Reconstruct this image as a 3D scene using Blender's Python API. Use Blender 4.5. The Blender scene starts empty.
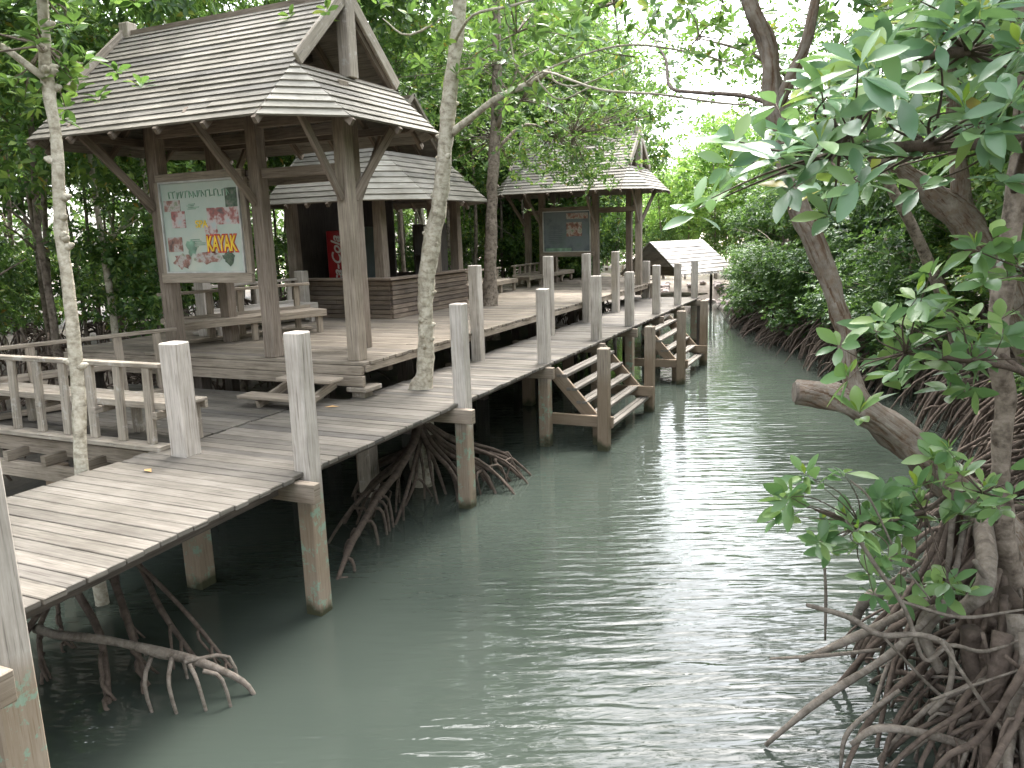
import bpy, math, random
from mathutils import Vector, Matrix, noise
PI = math.pi
R = math.radians
SC = bpy.context.scene
COL = SC.collection
random.seed(7)
D, P, H = 1.30, 1.74, 3.25          # walkway deck, raised platform, eye height above the water (z = 0)

# ------------------------------------------------------------------ mesh helper
class MB:
    def __init__(s):
        s.v = []; s.f = []; s.uv = []; s.m = []; s.mi = 0
    def face(s, pts, uvs=None):
        n = len(s.v); s.v += [tuple(p) for p in pts]
        s.f.append(tuple(range(n, n + len(pts)))); s.m.append(s.mi)
        s.uv += list(uvs) if uvs else [(p[0], p[1]) for p in pts]
    def hexa(s, c, ulen=None):
        # c: 8 corners, 0-3 one end, 4-7 the other end; u runs from one end to the other
        n = len(s.v); s.v += [tuple(p) for p in c]
        L = (Vector(c[4]) - Vector(c[0])).length
        w = (Vector(c[1]) - Vector(c[0])).length; h = (Vector(c[3]) - Vector(c[0])).length
        ou, ov = random.random() * 50, random.random() * 50
        per = [0, w, w + h, 2 * w + h, 2 * w + 2 * h]
        for i in range(4):
            j = (i + 1) % 4
            s.f.append((n + i, n + j, n + 4 + j, n + 4 + i)); s.m.append(s.mi)
            s.uv += [(ou, ov + per[i]), (ou, ov + per[i + 1]), (ou + L, ov + per[i + 1]), (ou + L, ov + per[i])]
        s.f.append((n + 3, n + 2, n + 1, n)); s.f.append((n + 4, n + 5, n + 6, n + 7)); s.m += [s.mi, s.mi]
        q = [(ou, ov + h), (ou + w * .1, ov + h), (ou + w * .1, ov), (ou, ov)]
        s.uv += q + q
    def beam(s, a, b, w, h, up=(0, 0, 1), w2=None, h2=None):
        a = Vector(a); b = Vector(b); d = (b - a).normalized(); up = Vector(up)
        if abs(d.dot(up)) > .98: up = Vector((0, 1, 0))
        x = d.cross(up).normalized(); y = x.cross(d)
        w2 = w if w2 is None else w2; h2 = h if h2 is None else h2
        c = [a + x * i * w / 2 + y * j * h / 2 for i, j in ((-1, -1), (1, -1), (1, 1), (-1, 1))]
        c += [b + x * i * w2 / 2 + y * j * h2 / 2 for i, j in ((-1, -1), (1, -1), (1, 1), (-1, 1))]
        s.hexa(c)
    def box(s, x0, x1, y0, y1, z0, z1):
        # long side carries the grain
        dx, dy, dz = x1 - x0, y1 - y0, z1 - z0
        cx, cy, cz = (x0 + x1) / 2, (y0 + y1) / 2, (z0 + z1) / 2
        if dx >= dy and dx >= dz: s.beam((x0, cy, cz), (x1, cy, cz), dy, dz)
        elif dy >= dz: s.beam((cx, y0, cz), (cx, y1, cz), dx, dz)
        else: s.beam((cx, cy, z0), (cx, cy, z1), dx, dy)
    def post(s, x, y, z0, z1, w, w1=None, lean=(0, 0)):
        s.beam((x, y, z0), (x + lean[0], y + lean[1], z1), w, w, (0, 1, 0), w1, w1)
    def tube(s, pts, rad, n=7, wob=0.0, sub=3, cap=True):
        pts = [Vector(p) for p in pts]
        if len(pts) > 2 and sub > 1:
            P2 = []; R2 = []
            e = [pts[0] * 2 - pts[1]] + pts + [pts[-1] * 2 - pts[-2]]
            for i in range(1, len(e) - 2):
                for k in range(sub):
                    t = k / sub
                    a, b, c, d = e[i - 1], e[i], e[i + 1], e[i + 2]
                    P2.append(.5 * ((2 * b) + (c - a) * t + (2 * a - 5 * b + 4 * c - d) * t * t + (3 * b - a - 3 * c + d) * t ** 3))
                    R2.append(rad[i - 1] * (1 - t) + rad[i] * t)
            P2.append(pts[-1]); R2.append(rad[-1]); pts, rad = P2, R2
        base = len(s.v); ou = random.random() * 40; L = 0
        ref = Vector((.3, .9, .2)); ls = []
        for i, p in enumerate(pts):
            d = (pts[min(i + 1, len(pts) - 1)] - pts[max(i - 1, 0)])
            if d.length < 1e-6: d = Vector((0, 0, 1))
            d.normalize()
            x = ref - d * ref.dot(d)
            if x.length < .05: x = Vector((1, 0, 0)) - d * d.x
            x.normalize(); ref = x; y = d.cross(x)
            if i: L += (p - pts[i - 1]).length
            ls.append(L)
            for k in range(n):
                a = 2 * PI * k / n; r = rad[i]
                if wob: r *= 1 + wob * noise.noise(Vector((p.x * 5 + math.cos(a) * 1.3, p.y * 5 + math.sin(a) * 1.3, p.z * 5 + ou)))
                s.v.append(tuple(p + (x * math.cos(a) + y * math.sin(a)) * r))
        for i in range(len(pts) - 1):
            for k in range(n):
                k2 = (k + 1) % n
                s.f.append((base + i * n + k, base + i * n + k2, base + (i + 1) * n + k2, base + (i + 1) * n + k)); s.m.append(s.mi)
                c = 2 * PI * rad[i] / n
                s.uv += [(ou + ls[i], k * c), (ou + ls[i], (k + 1) * c), (ou + ls[i + 1], (k + 1) * c), (ou + ls[i + 1], k * c)]
        if cap:
            for o, rev in ((0, True), ((len(pts) - 1) * n, False)):
                q = [base + o + k for k in range(n)]
                s.f.append(tuple(reversed(q)) if rev else tuple(q)); s.m.append(s.mi); s.uv += [(ou, 0)] * n
    def mesh(s, name, mats, smooth=False):
        me = bpy.data.meshes.new(name); me.from_pydata(s.v, [], s.f)
        if not isinstance(mats, (list, tuple)): mats = [mats]
        for m in mats: me.materials.append(m)
        uvl = me.uv_layers.new(name='UVMap')
        flat = [c for p in s.uv for c in p]
        uvl.data.foreach_set('uv', flat)
        if len(mats) > 1: me.polygons.foreach_set('material_index', s.m)
        if smooth: me.polygons.foreach_set('use_smooth', [True] * len(s.f))
        me.update(); return me

def link(name, me, parent=None, loc=(0, 0, 0), rz=0, sc=None):
    o = bpy.data.objects.new(name, me); COL.objects.link(o); o.parent = parent
    o.location = loc; o.rotation_euler = (0, 0, rz)
    if sc: o.scale = sc
    return o
def obj(name, mb, mat, parent=None, smooth=False, bevel=0):
    o = link(name, mb.mesh(name, mat, smooth), parent)
    if bevel:
        b = o.modifiers.new('bevel', 'BEVEL'); b.width = bevel; b.segments = 1; b.limit_method = 'ANGLE'
    return o
def tag(o, label, cat, group=None, kind=None):
    if label: o['label'] = label
    if cat: o['category'] = cat
    if group: o['group'] = group
    if kind: o['kind'] = kind
    return o
def thing(name, label, cat, loc=(0, 0, 0), group=None):
    o = bpy.data.objects.new(name, None); COL.objects.link(o); o.location = loc
    o.empty_display_size = .2
    return tag(o, label, cat, group)
def kids(o): return [c for c in bpy.data.objects if c.parent == o]
def copy_tree(o, parent=None):
    c = o.copy(); COL.objects.link(c); c.parent = parent
    for ch in kids(o): copy_tree(ch, c)
    return c

# ------------------------------------------------------------------ materials
def nmat(name):
    m = bpy.data.materials.new(name); m.use_nodes = True
    nt = m.node_tree; b = nt.nodes['Principled BSDF']
    def N(t, **k):
        n = nt.nodes.new(t)
        for a, v in k.items():
            if a in n.inputs.keys(): n.inputs[a].default_value = v
            else: setattr(n, a, v)
        return n
    def L(a, b_): nt.links.new(a, b_)
    return m, nt, b, N, L
def ramp(N, stops):
    r = N('ShaderNodeValToRGB'); e = r.color_ramp.elements
    while len(e) < len(stops): e.new(.5)
    for i, (p, c) in enumerate(stops):
        e[i].position = p; e[i].color = (*c, 1)
    return r
def mixc(N, L, fac, a, b, mode='MIX'):
    x = N('ShaderNodeMix', data_type='RGBA', blend_type=mode)
    for i, q in ((0, fac), (6, a), (7, b)):
        if hasattr(q, 'links'): L(q, x.inputs[i])
        elif i == 0: x.inputs[0].default_value = q
        else: x.inputs[i].default_value = (*q, 1)
    return x.outputs[2]

def wood(name, lo, hi, vary=.45, rough=.8, stain=None, lichen=0.0, bump=.35):
    m, nt, b, N, L = nmat(name)
    uv = N('ShaderNodeUVMap'); mp = N('ShaderNodeMapping'); mp.inputs['Scale'].default_value = (1.6, 26, 1)
    L(uv.outputs[0], mp.inputs[0])
    n1 = N('ShaderNodeTexNoise', Scale=1.6, Detail=6.0, Roughness=.65); L(mp.outputs[0], n1.inputs['Vector'])
    r1 = ramp(N, [(.28, lo), (.72, hi)]); L(n1.outputs[0], r1.inputs[0])
    geo = N('ShaderNodeNewGeometry')
    rr = ramp(N, [(0, (1 - vary, 1 - vary, 1 - vary * .9)), (.5, (.9, .88, .86)), (1, (1.12, 1.1, 1.1))])
    L(geo.outputs['Random Per Island'], rr.inputs[0])
    c = mixc(N, L, 1.0, r1.outputs[0], rr.outputs[0], 'MULTIPLY')
    # broad weather patches in object space
    tc = N('ShaderNodeTexCoord'); n2 = N('ShaderNodeTexNoise', Scale=1.3, Detail=5.0, Roughness=.6)
    L(geo.outputs['Position'], n2.inputs['Vector'])
    r2 = ramp(N, [(.35, (.62, .6, .57)), (.62, (1.08, 1.07, 1.07))]); L(n2.outputs[0], r2.inputs[0])
    c = mixc(N, L, .8, c, r2.outputs[0], 'MULTIPLY')
    # fine dark pits / cracks
    mp2 = N('ShaderNodeMapping'); mp2.inputs['Scale'].default_value = (2.2, 60, 1); L(uv.outputs[0], mp2.inputs[0])
    n3 = N('ShaderNodeTexNoise', Scale=1.0, Detail=3.0); L(mp2.outputs[0], n3.inputs['Vector'])
    r3 = ramp(N, [(.33, (.35, .32, .3)), (.42, (1, 1, 1))]); L(n3.outputs[0], r3.inputs[0])
    c = mixc(N, L, .7, c, r3.outputs[0], 'MULTIPLY')
    if lichen:
        n4 = N('ShaderNodeTexNoise', Scale=9.0, Detail=5.0, Roughness=.7); L(geo.outputs['Position'], n4.inputs['Vector'])
        r4 = ramp(N, [(.56, (0, 0, 0)), (.66, (1, 1, 1))]); L(n4.outputs[0], r4.inputs[0])
        mu = N('ShaderNodeMath', operation='MULTIPLY'); mu.inputs[1].default_value = lichen; L(r4.outputs[0], mu.inputs[0])
        c = mixc(N, L, mu.outputs[0], c, (.62, .6, .56))
    if stain:      # tide stain: brown algae-dirty wood below the deck, flaking green paint on it
        sp = N('ShaderNodeSeparateXYZ'); L(geo.outputs['Position'], sp.inputs[0])
        ns = N('ShaderNodeTexNoise', Scale=4.0, Detail=4.0); L(geo.outputs['Position'], ns.inputs['Vector'])
        ad = N('ShaderNodeMath', operation='MULTIPLY_ADD'); L(ns.outputs[0], ad.inputs[0]); ad.inputs[1].default_value = .5; L(sp.outputs[2], ad.inputs[2])
        mr = N('ShaderNodeMapRange'); L(ad.outputs[0], mr.inputs[0]); mr.inputs[1].default_value = 1.455; mr.inputs[2].default_value = 1.2
        c = mixc(N, L, mr.outputs[0], c, mixc(N, L, .3, stain, c, 'MIX'))
        nf = N('ShaderNodeTexNoise', Scale=7.0, Detail=6.0, Roughness=.75); L(geo.outputs['Position'], nf.inputs['Vector'])
        rf = ramp(N, [(.54, (0, 0, 0)), (.58, (1, 1, 1))]); L(nf.outputs[0], rf.inputs[0])
        m3 = N('ShaderNodeMath', operation='MULTIPLY'); L(rf.outputs[0], m3.inputs[0]); L(mr.outputs[0], m3.inputs[1])
        m4 = N('ShaderNodeMath', operation='MULTIPLY'); L(m3.outputs[0], m4.inputs[0]); m4.inputs[1].default_value = .6 if name == 'pale_post' else .0
        c = mixc(N, L, m4.outputs[0], c, (.2, .36, .27))
        mw = N('ShaderNodeMapRange'); L(ad.outputs[0], mw.inputs[0]); mw.inputs[1].default_value = .42; mw.inputs[2].default_value = .3
        c = mixc(N, L, mw.outputs[0], c, (.045, .045, .022))
    L(c, b.inputs['Base Color']); b.inputs['Roughness'].default_value = rough
    b.inputs['Specular IOR Level'].default_value = .3
    bp = N('ShaderNodeBump', Strength=bump, Distance=.01); L(n1.outputs[0], bp.inputs['Height']); L(bp.outputs[0], b.inputs['Normal'])
    return m

def bark(name, lo, hi, patch, scale=6.0, ridged=0.0):
    m, nt, b, N, L = nmat(name)
    geo = N('ShaderNodeNewGeometry'); tc = N('ShaderNodeTexCoord')
    n1 = N('ShaderNodeTexNoise', Scale=scale, Detail=7.0, Roughness=.7); L(tc.outputs['Object'], n1.inputs['Vector'])
    r1 = ramp(N, [(.3, lo), (.7, hi)]); L(n1.outputs[0], r1.inputs[0])
    n2 = N('ShaderNodeTexNoise', Scale=scale * 2.7, Detail=4.0, Roughness=.6); L(tc.outputs['Object'], n2.inputs['Vector'])
    r2 = ramp(N, [(.45, (0, 0, 0)), (.7, (1, 1, 1))]); L(n2.outputs[0], r2.inputs[0])
    c = mixc(N, L, r2.outputs[0], r1.outputs[0], patch)
    uv = N('ShaderNodeUVMap'); mp = N('ShaderNodeMapping'); mp.inputs['Scale'].default_value = (3.5, 30, 1) if ridged else (14, 5, 1); L(uv.outputs[0], mp.inputs[0])
    n3 = N('ShaderNodeTexNoise', Scale=1.0, Detail=5.0, Roughness=.65); L(mp.outputs[0], n3.inputs['Vector'])
    r3 = ramp(N, [(.36, (.42, .27, .17)), (.5, (1, 1, 1))] if ridged else [(.3, (.35, .33, .3)), (.5, (1, 1, 1))]); L(n3.outputs[0], r3.inputs[0])
    c = mixc(N, L, .9 if ridged else .75, c, r3.outputs[0], 'MULTIPLY')
    L(c, b.inputs['Base Color']); b.inputs['Roughness'].default_value = .85; b.inputs['Specular IOR Level'].default_value = .25
    ad = N('ShaderNodeMath', operation='ADD'); L(n3.outputs[0], ad.inputs[0]); L(n1.outputs[0], ad.inputs[1])
    bp = N('ShaderNodeBump', Strength=.7, Distance=.02 if not ridged else .04); L(ad.outputs[0], bp.inputs['Height']); L(bp.outputs[0], b.inputs['Normal'])
    return m

def leafmat(name, stops, trans=.35, rough=.42, tcol=(.2, .34, .07)):
    m, nt, b, N, L = nmat(name)
    geo = N('ShaderNodeNewGeometry'); r = ramp(N, stops); L(geo.outputs['Random Per Island'], r.inputs[0])
    oi = N('ShaderNodeObjectInfo'); ro = ramp(N, [(0, (.75, .78, .8)), (1, (1.2, 1.15, 1.0))]); L(oi.outputs['Random'], ro.inputs[0])
    c = mixc(N, L, 1.0, r.outputs[0], ro.outputs[0], 'MULTIPLY')
    L(c, b.inputs['Base Color']); b.inputs['Roughness'].default_value = rough; b.inputs['Specular IOR Level'].default_value = .5
    t = N('ShaderNodeBsdfTranslucent'); c2 = mixc(N, L, .5, c, tcol); L(c2, t.inputs[0])
    mx = N('ShaderNodeMixShader'); mx.inputs[0].default_value = trans
    L(b.outputs[0], mx.inputs[1]); L(t.outputs[0], mx.inputs[2])
    L(mx.outputs[0], nt.nodes['Material Output'].inputs[0]); return m

def flat(name, col, rough=.6, metal=0, noise_amt=.25, scale=8):
    m, nt, b, N, L = nmat(name)
    n = N('ShaderNodeTexNoise', Scale=float(scale), Detail=4.0); tc = N('ShaderNodeTexCoord'); L(tc.outputs['Object'], n.inputs['Vector'])
    r = ramp(N, [(.3, tuple(c * (1 - noise_amt) for c in col)), (.7, tuple(min(1, c * (1 + noise_amt * .5)) for c in col))]); L(n.outputs[0], r.inputs[0])
    L(r.outputs[0], b.inputs['Base Color']); b.inputs['Roughness'].default_value = rough; b.inputs['Metallic'].default_value = metal
    return m

M = {}
M['deck'] = wood('deck_wood', (0.106, 0.095, 0.079), (0.203, 0.189, 0.162), vary=.38)
M['deckold'] = wood('platform_wood', (0.159, 0.136, 0.105), (0.327, 0.286, 0.230), vary=.3)
M['grey'] = wood('weathered_wood', (0.179, 0.151, 0.114), (0.381, 0.330, 0.266), vary=.3)
M['rail'] = wood('rail_wood', (0.200, 0.175, 0.140), (0.402, 0.362, 0.298), vary=.25, lichen=.3)
M['white'] = wood('pale_post', (0.286, 0.265, 0.230), (0.528, 0.490, 0.439), vary=.15, stain=(.2, .135, .075))
M['postlow'] = wood('stained_post', (0.164, 0.135, 0.102), (0.329, 0.281, 0.223), vary=.2, stain=(.17, .12, .075))
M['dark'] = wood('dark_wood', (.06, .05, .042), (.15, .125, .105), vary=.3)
M['pav'] = wood('pavilion_wood', (0.125, 0.101, 0.080), (0.289, 0.243, 0.195), vary=.2)
M['shingle'] = wood('roof_board', (0.146, 0.137, 0.116), (0.299, 0.284, 0.243), vary=.3, rough=.75)
M['shinglepale'] = wood('pale_roof_board', (0.261, 0.249, 0.211), (0.414, 0.401, 0.347), vary=.2, rough=.7)  # paler board tone for the corner skirts
M['siding'] = wood('siding', (0.128, 0.099, 0.074), (0.287, 0.232, 0.184), vary=.45)
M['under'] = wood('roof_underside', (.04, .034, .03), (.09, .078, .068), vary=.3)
M['pale_bark'] = bark('pale_bark', (0.347, 0.309, 0.233), (0.590, 0.542, 0.439), (0.257, 0.220, 0.158), 7)
M['bark'] = bark('grey_bark', (0.150, 0.120, 0.091), (0.337, 0.281, 0.229), (0.074, 0.056, 0.042), 5)
M['brown_bark'] = bark('cracked_bark', (0.146, 0.116, 0.091), (0.320, 0.282, 0.237), (0.195, 0.141, 0.101), 6, ridged=1)
M['root'] = bark('root_bark', (0.055, 0.041, 0.033), (0.150, 0.115, 0.091), (0.090, 0.066, 0.051), 9)
M['rootpale'] = bark('pale_root', (0.104, 0.086, 0.070), (0.260, 0.224, 0.187), (0.146, 0.120, 0.094), 12)
M['leaf'] = leafmat('leaf', [(0, (.028, .072, .02)), (.4, (.062, .14, .032)), (.75, (.13, .24, .05)), (.97, (.26, .37, .07)), (1, (.35, .2, .03))], trans=.4)
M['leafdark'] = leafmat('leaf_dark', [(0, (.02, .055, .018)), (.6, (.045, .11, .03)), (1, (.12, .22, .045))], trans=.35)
M['leafsun'] = leafmat('leaf_sunny', [(0, (.08, .18, .03)), (.5, (.18, .34, .06)), (1, (.34, .48, .1))], trans=.45)  # brighter leaf copy: far-bank sunlight put into the colour
M['leafbig'] = leafmat('leaf_glossy', [(0, (.09, .19, .1)), (.5, (.17, .3, .15)), (.88, (.27, .41, .17)), (.95, (.4, .48, .08)), (1, (.45, .33, .08))], trans=.35, rough=.3)
M['leaflight'] = leafmat('leaf_light', [(0, (.08, .17, .065)), (.5, (.15, .27, .11)), (1, (.28, .4, .13))], trans=.35, rough=.32)
M['leafyoung'] = leafmat('leaf_young', [(0, (.16, .3, .04)), (1, (.35, .42, .05))], trans=.4, rough=.35)

# ------------------------------------------------------------------ ground and water
LB = [(-12, -3.0), (-3, -3.0), (3, -2.9), (8, -3.2), (17, -3.4), (24, -3.4), (29, -3.2), (31, -2.9), (60, -2.9)]
RB = [(-12, 6.3), (-4, 5.5), (0, 5.5), (3, 5.9), (6.8, 6.5), (9, 5.9), (11.9, 5.05), (14, 4.1), (18, 2.7), (20, 1.7), (24, .9), (28, .15), (60, .1)]
def lin(T, y):
    if y <= T[0][0]: return T[0][1]
    for (a, b), (c, d) in zip(T, T[1:]):
        if y <= c: return b + (d - b) * (y - a) / (c - a)
    return T[-1][1]
def gz(x, y):
    e = max(lin(LB, y) - x, x - lin(RB, y), (y - 29.6) * .9)      # >0 on land
    t = max(0, min(1, (e + .7) / 1.4)); t = t * t * (3 - 2 * t)
    land = .22 + .12 * noise.noise(Vector((x * .35, y * .35, 1.7)))
    if y > 29: land += min(1, (y - 29) / 1.6) * .55
    z = -1.0 + t * (1.0 + land)
    return z + .05 * noise.noise(Vector((x * 1.6, y * 1.6, 3))) * t
def terrain():
    ax = [-600, -200, -90] + [-60 + i * .75 for i in range(0, 161)] + [90, 200, 600]
    ay = [-600, -200, -60] + [-20 + i * .75 for i in range(0, 107)] + [90, 200, 600]
    me = bpy.data.meshes.new('ground'); n = len(ay)
    v = [(x, y, gz(x, y)) for x in ax for y in ay]
    f = [(i * n + j, (i + 1) * n + j, (i + 1) * n + j + 1, i * n + j + 1) for i in range(len(ax) - 1) for j in range(n - 1)]
    me.from_pydata(v, [], f); me.polygons.foreach_set('use_smooth', [True] * len(f))
    m, nt, b, N, L = nmat('mud')
    geo = N('ShaderNodeNewGeometry')
    n1 = N('ShaderNodeTexNoise', Scale=1.7, Detail=8.0, Roughness=.7); L(geo.outputs['Position'], n1.inputs['Vector'])
    r1 = ramp(N, [(.3, (.03, .024, .017)), (.55, (.07, .054, .037)), (.75, (.13, .1, .06))]); L(n1.outputs[0], r1.inputs[0])
    sp = N('ShaderNodeSeparateXYZ'); L(geo.outputs['Position'], sp.inputs[0])
    mr = N('ShaderNodeMapRange'); L(sp.outputs[1], mr.inputs[0]); mr.inputs[1].default_value = 29.6; mr.inputs[2].default_value = 30.8
    n2 = N('ShaderNodeTexNoise', Scale=5.0, Detail=5.0); L(geo.outputs['Position'], n2.inputs['Vector'])
    r2 = ramp(N, [(.3, (.26, .2, .15)), (.7, (.46, .4, .33))]); L(n2.outputs[0], r2.inputs[0])
    c = mixc(N, L, mr.outputs[0], r1.outputs[0], r2.outputs[0]); L(c, b.inputs['Base Color'])
    b.inputs['Roughness'].default_value = .75
    bp = N('ShaderNodeBump', Strength=.8, Distance=.06); L(n1.outputs[0], bp.inputs['Height']); L(bp.outputs[0], b.inputs['Normal'])
    me.materials.append(m); o = link('ground', me); o['kind'] = 'structure'
terrain()
def water():
    me = bpy.data.meshes.new('canal_water')
    s = 250; me.from_pydata([(-s, -s, 0), (s, -s, 0), (s, s, 0), (-s, s, 0)], [], [(0, 1, 2, 3)])
    m, nt, b, N, L = nmat('murky_water')
    geo = N('ShaderNodeNewGeometry')
    def wave(sx, sy, rot, sc, det):
        m0 = N('ShaderNodeMapping'); m0.inputs['Rotation'].default_value = (0, 0, R(rot)); L(geo.outputs['Position'], m0.inputs[0])
        mp = N('ShaderNodeMapping'); mp.inputs['Scale'].default_value = (sx, sy, 1); L(m0.outputs[0], mp.inputs[0])
        n = N('ShaderNodeTexNoise', Scale=sc, Detail=det, Roughness=.5, Distortion=.4); L(mp.outputs[0], n.inputs['Vector']); return n
    a = wave(.5, 3.0, -22, 2.9, 1.0); c = wave(.75, 3.0, -30, 6.5, 1.0); d = wave(.22, 1.1, -16, 1.1, 1.0)
    m1 = N('ShaderNodeMath', operation='MULTIPLY_ADD'); L(c.outputs[0], m1.inputs[0]); m1.inputs[1].default_value = .22; L(a.outputs[0], m1.inputs[2])
    m2 = N('ShaderNodeMath', operation='MULTIPLY_ADD'); L(d.outputs[0], m2.inputs[0]); m2.inputs[1].default_value = .8; L(m1.outputs[0], m2.inputs[2])
    # calm patches near the left bank
    sp = N('ShaderNodeSeparateXYZ'); L(geo.outputs['Position'], sp.inputs[0])
    mr = N('ShaderNodeMapRange'); L(sp.outputs[0], mr.inputs[0]); mr.inputs[1].default_value = .2; mr.inputs[2].default_value = 3.0; mr.inputs[3].default_value = .16; mr.inputs[4].default_value = 1.0
    mu = N('ShaderNodeMath', operation='MULTIPLY'); L(m2.outputs[0], mu.inputs[0]); L(mr.outputs[0], mu.inputs[1])
    bp = N('ShaderNodeBump', Strength=1.0, Distance=.022); L(mu.outputs[0], bp.inputs['Height']); L(bp.outputs[0], b.inputs['Normal'])
    n4 = N('ShaderNodeTexNoise', Scale=.5, Detail=3.0); L(geo.outputs['Position'], n4.inputs['Vector'])
    r = ramp(N, [(.3, (.035, .044, .036)), (.7, (.046, .056, .046))]); L(n4.outputs[0], r.inputs[0]); L(r.outputs[0], b.inputs['Base Color'])
    b.inputs['Roughness'].default_value = .015; b.inputs['IOR'].default_value = 1.38
    me.materials.append(m); o = link('canal_water', me); o['kind'] = 'structure'
water()

# ------------------------------------------------------------------ decks
def planks(mb, x0, x1, y0, y1, z, w=.145, th=.04, jit=.02, edge=None):
    y = y0
    while y < y1 - .02:
        ww = min(w * random.uniform(.93, 1.07), y1 - y)
        xa, xb = (edge(y) if edge else (x0, x1))
        xa += random.uniform(-jit, jit); xb += random.uniform(-jit, jit) * .6
        zz = z - th / 2 + random.uniform(-.004, .002)
        # long decks: break each row into boards
        cuts = [xa]
        while xb - cuts[-1] > 3.2: cuts.append(cuts[-1] + random.uniform(1.5, 3.0))
        cuts.append(xb)
        for a, b in zip(cuts, cuts[1:]):
            t = random.uniform(-.002, .002)
            mb.beam((a + .002, y + ww / 2, zz - t), (b - .002, y + ww / 2, zz + t), ww - .009, th)
        y += ww

bw = thing('boardwalk', 'long weathered plank boardwalk running along the canal edge on pale square posts', 'boardwalk', (0, 0, 0))
mb = MB()
planks(mb, 0, 0, -7.5, -.05, D + .012, edge=lambda y: (-1.84, .02 + max(0, -y - .1) * .058))
planks(mb, 0, 0, -.05, 2.35, D, edge=lambda y: (-2.6 if y > 2.35 else -1.78, .0))
planks(mb, 0, 0, 2.35, 17.0, D, edge=lambda y: (-1.42 if y < 14.0 else -2.0, .0))
obj('deck', mb, M['deck'], bw, bevel=.005)
for x0, x1, y0, y1 in ((-.34, -.26, -.2, 16.9), (-1.5, -1.42, -7, 16.9), (-.8, -.72, -7, 16.9)):
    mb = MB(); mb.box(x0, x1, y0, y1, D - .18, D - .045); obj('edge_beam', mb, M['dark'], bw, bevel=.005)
mb = MB(); mb.beam((-.2, -.1, D - .11), (.1, -7, D - .11), .08, .12); obj('edge_beam', mb, M['dark'], bw)
PW = .17
def wpost(par, x, y, z0, z1, w=PW, mat='white', lean=None, name='post'):
    mb = MB(); lean = lean or (random.uniform(-.015, .015), random.uniform(-.02, .02))
    mb.post(x, y, z0, z1, w, w * .97, lean)
    o = obj(name, mb, M[mat], par, bevel=.012); return o
RP = [(.02, -.24, 2.5), (.02, 2.62, 2.47), (-.1, 5.5, 2.42), (-.13, 8.1, 2.45), (-.12, 10.25, 2.4), (-.13, 12.55, 2.42), (-.13, 14.8, 2.36), (-.12, 16.85, 2.34)]
for i, (x, y, zt) in enumerate(RP):
    wpost(bw, x, y, -.9, zt)
    mb = MB(); mb.beam((-1.72, y - .16, D - .13), (x + .21, y - .16, D - .13), .09, .17); obj('cross_beam', mb, M['postlow'], bw, bevel=.006)
wpost(bw, .3, -3.1, -.9, 2.55, .22)
mb = MB(); mb.beam((-1.8, -3.27, D - .14), (.62, -3.27, D - .14), .09, .17); obj('cross_beam', mb, M['postlow'], bw, bevel=.006)
wpost(bw, -1.42, -.2, -.9, 2.37, .2)
for y in (-3.1, 2.72, 5.5, 8.1, 10.3, 12.6, 14.8): wpost(bw, -1.5, y, -.9, D - .05, .2, 'postlow', name='support_post')
wpost(bw, -1.5, 16.85, -.9, 2.34, .2)
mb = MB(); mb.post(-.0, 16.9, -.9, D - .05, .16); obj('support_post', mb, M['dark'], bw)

# side alcove, a U of railing benches left of the walkway
al = thing('alcove_deck', 'low plank landing left of the boardwalk enclosed by the railing benches', 'deck', (0, 0, 0))
mb = MB(); planks(mb, -5.3, -1.86, -.02, 2.42, D - .01); obj('deck', mb, M['deck'], al, bevel=.005)
mb = MB(); mb.box(-5.4, -1.9, -.32, -.24, D - .42, D - .26); obj('lower_beam', mb, M['grey'], al, bevel=.006)
mb = MB(); mb.box(-5.4, -1.9, -.1, -.03, D - .22, D - .06); obj('edge_beam', mb, M['grey'], al, bevel=.006)
for x in (-5.1, -4.5, -3.9, -3.3, -2.7, -2.1):
    mb = MB(); mb.beam((x, -.34, D - .2), (x, 1.2, D - .2), .07, .1); obj('joist', mb, M['grey'], al)
for x, y in ((-3.3, -.2), (-5.0, -.2), (-5.0, 2.2)): wpost(al, x, y, -.4, D - .26, .18, 'postlow', name='support_post')

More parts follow.
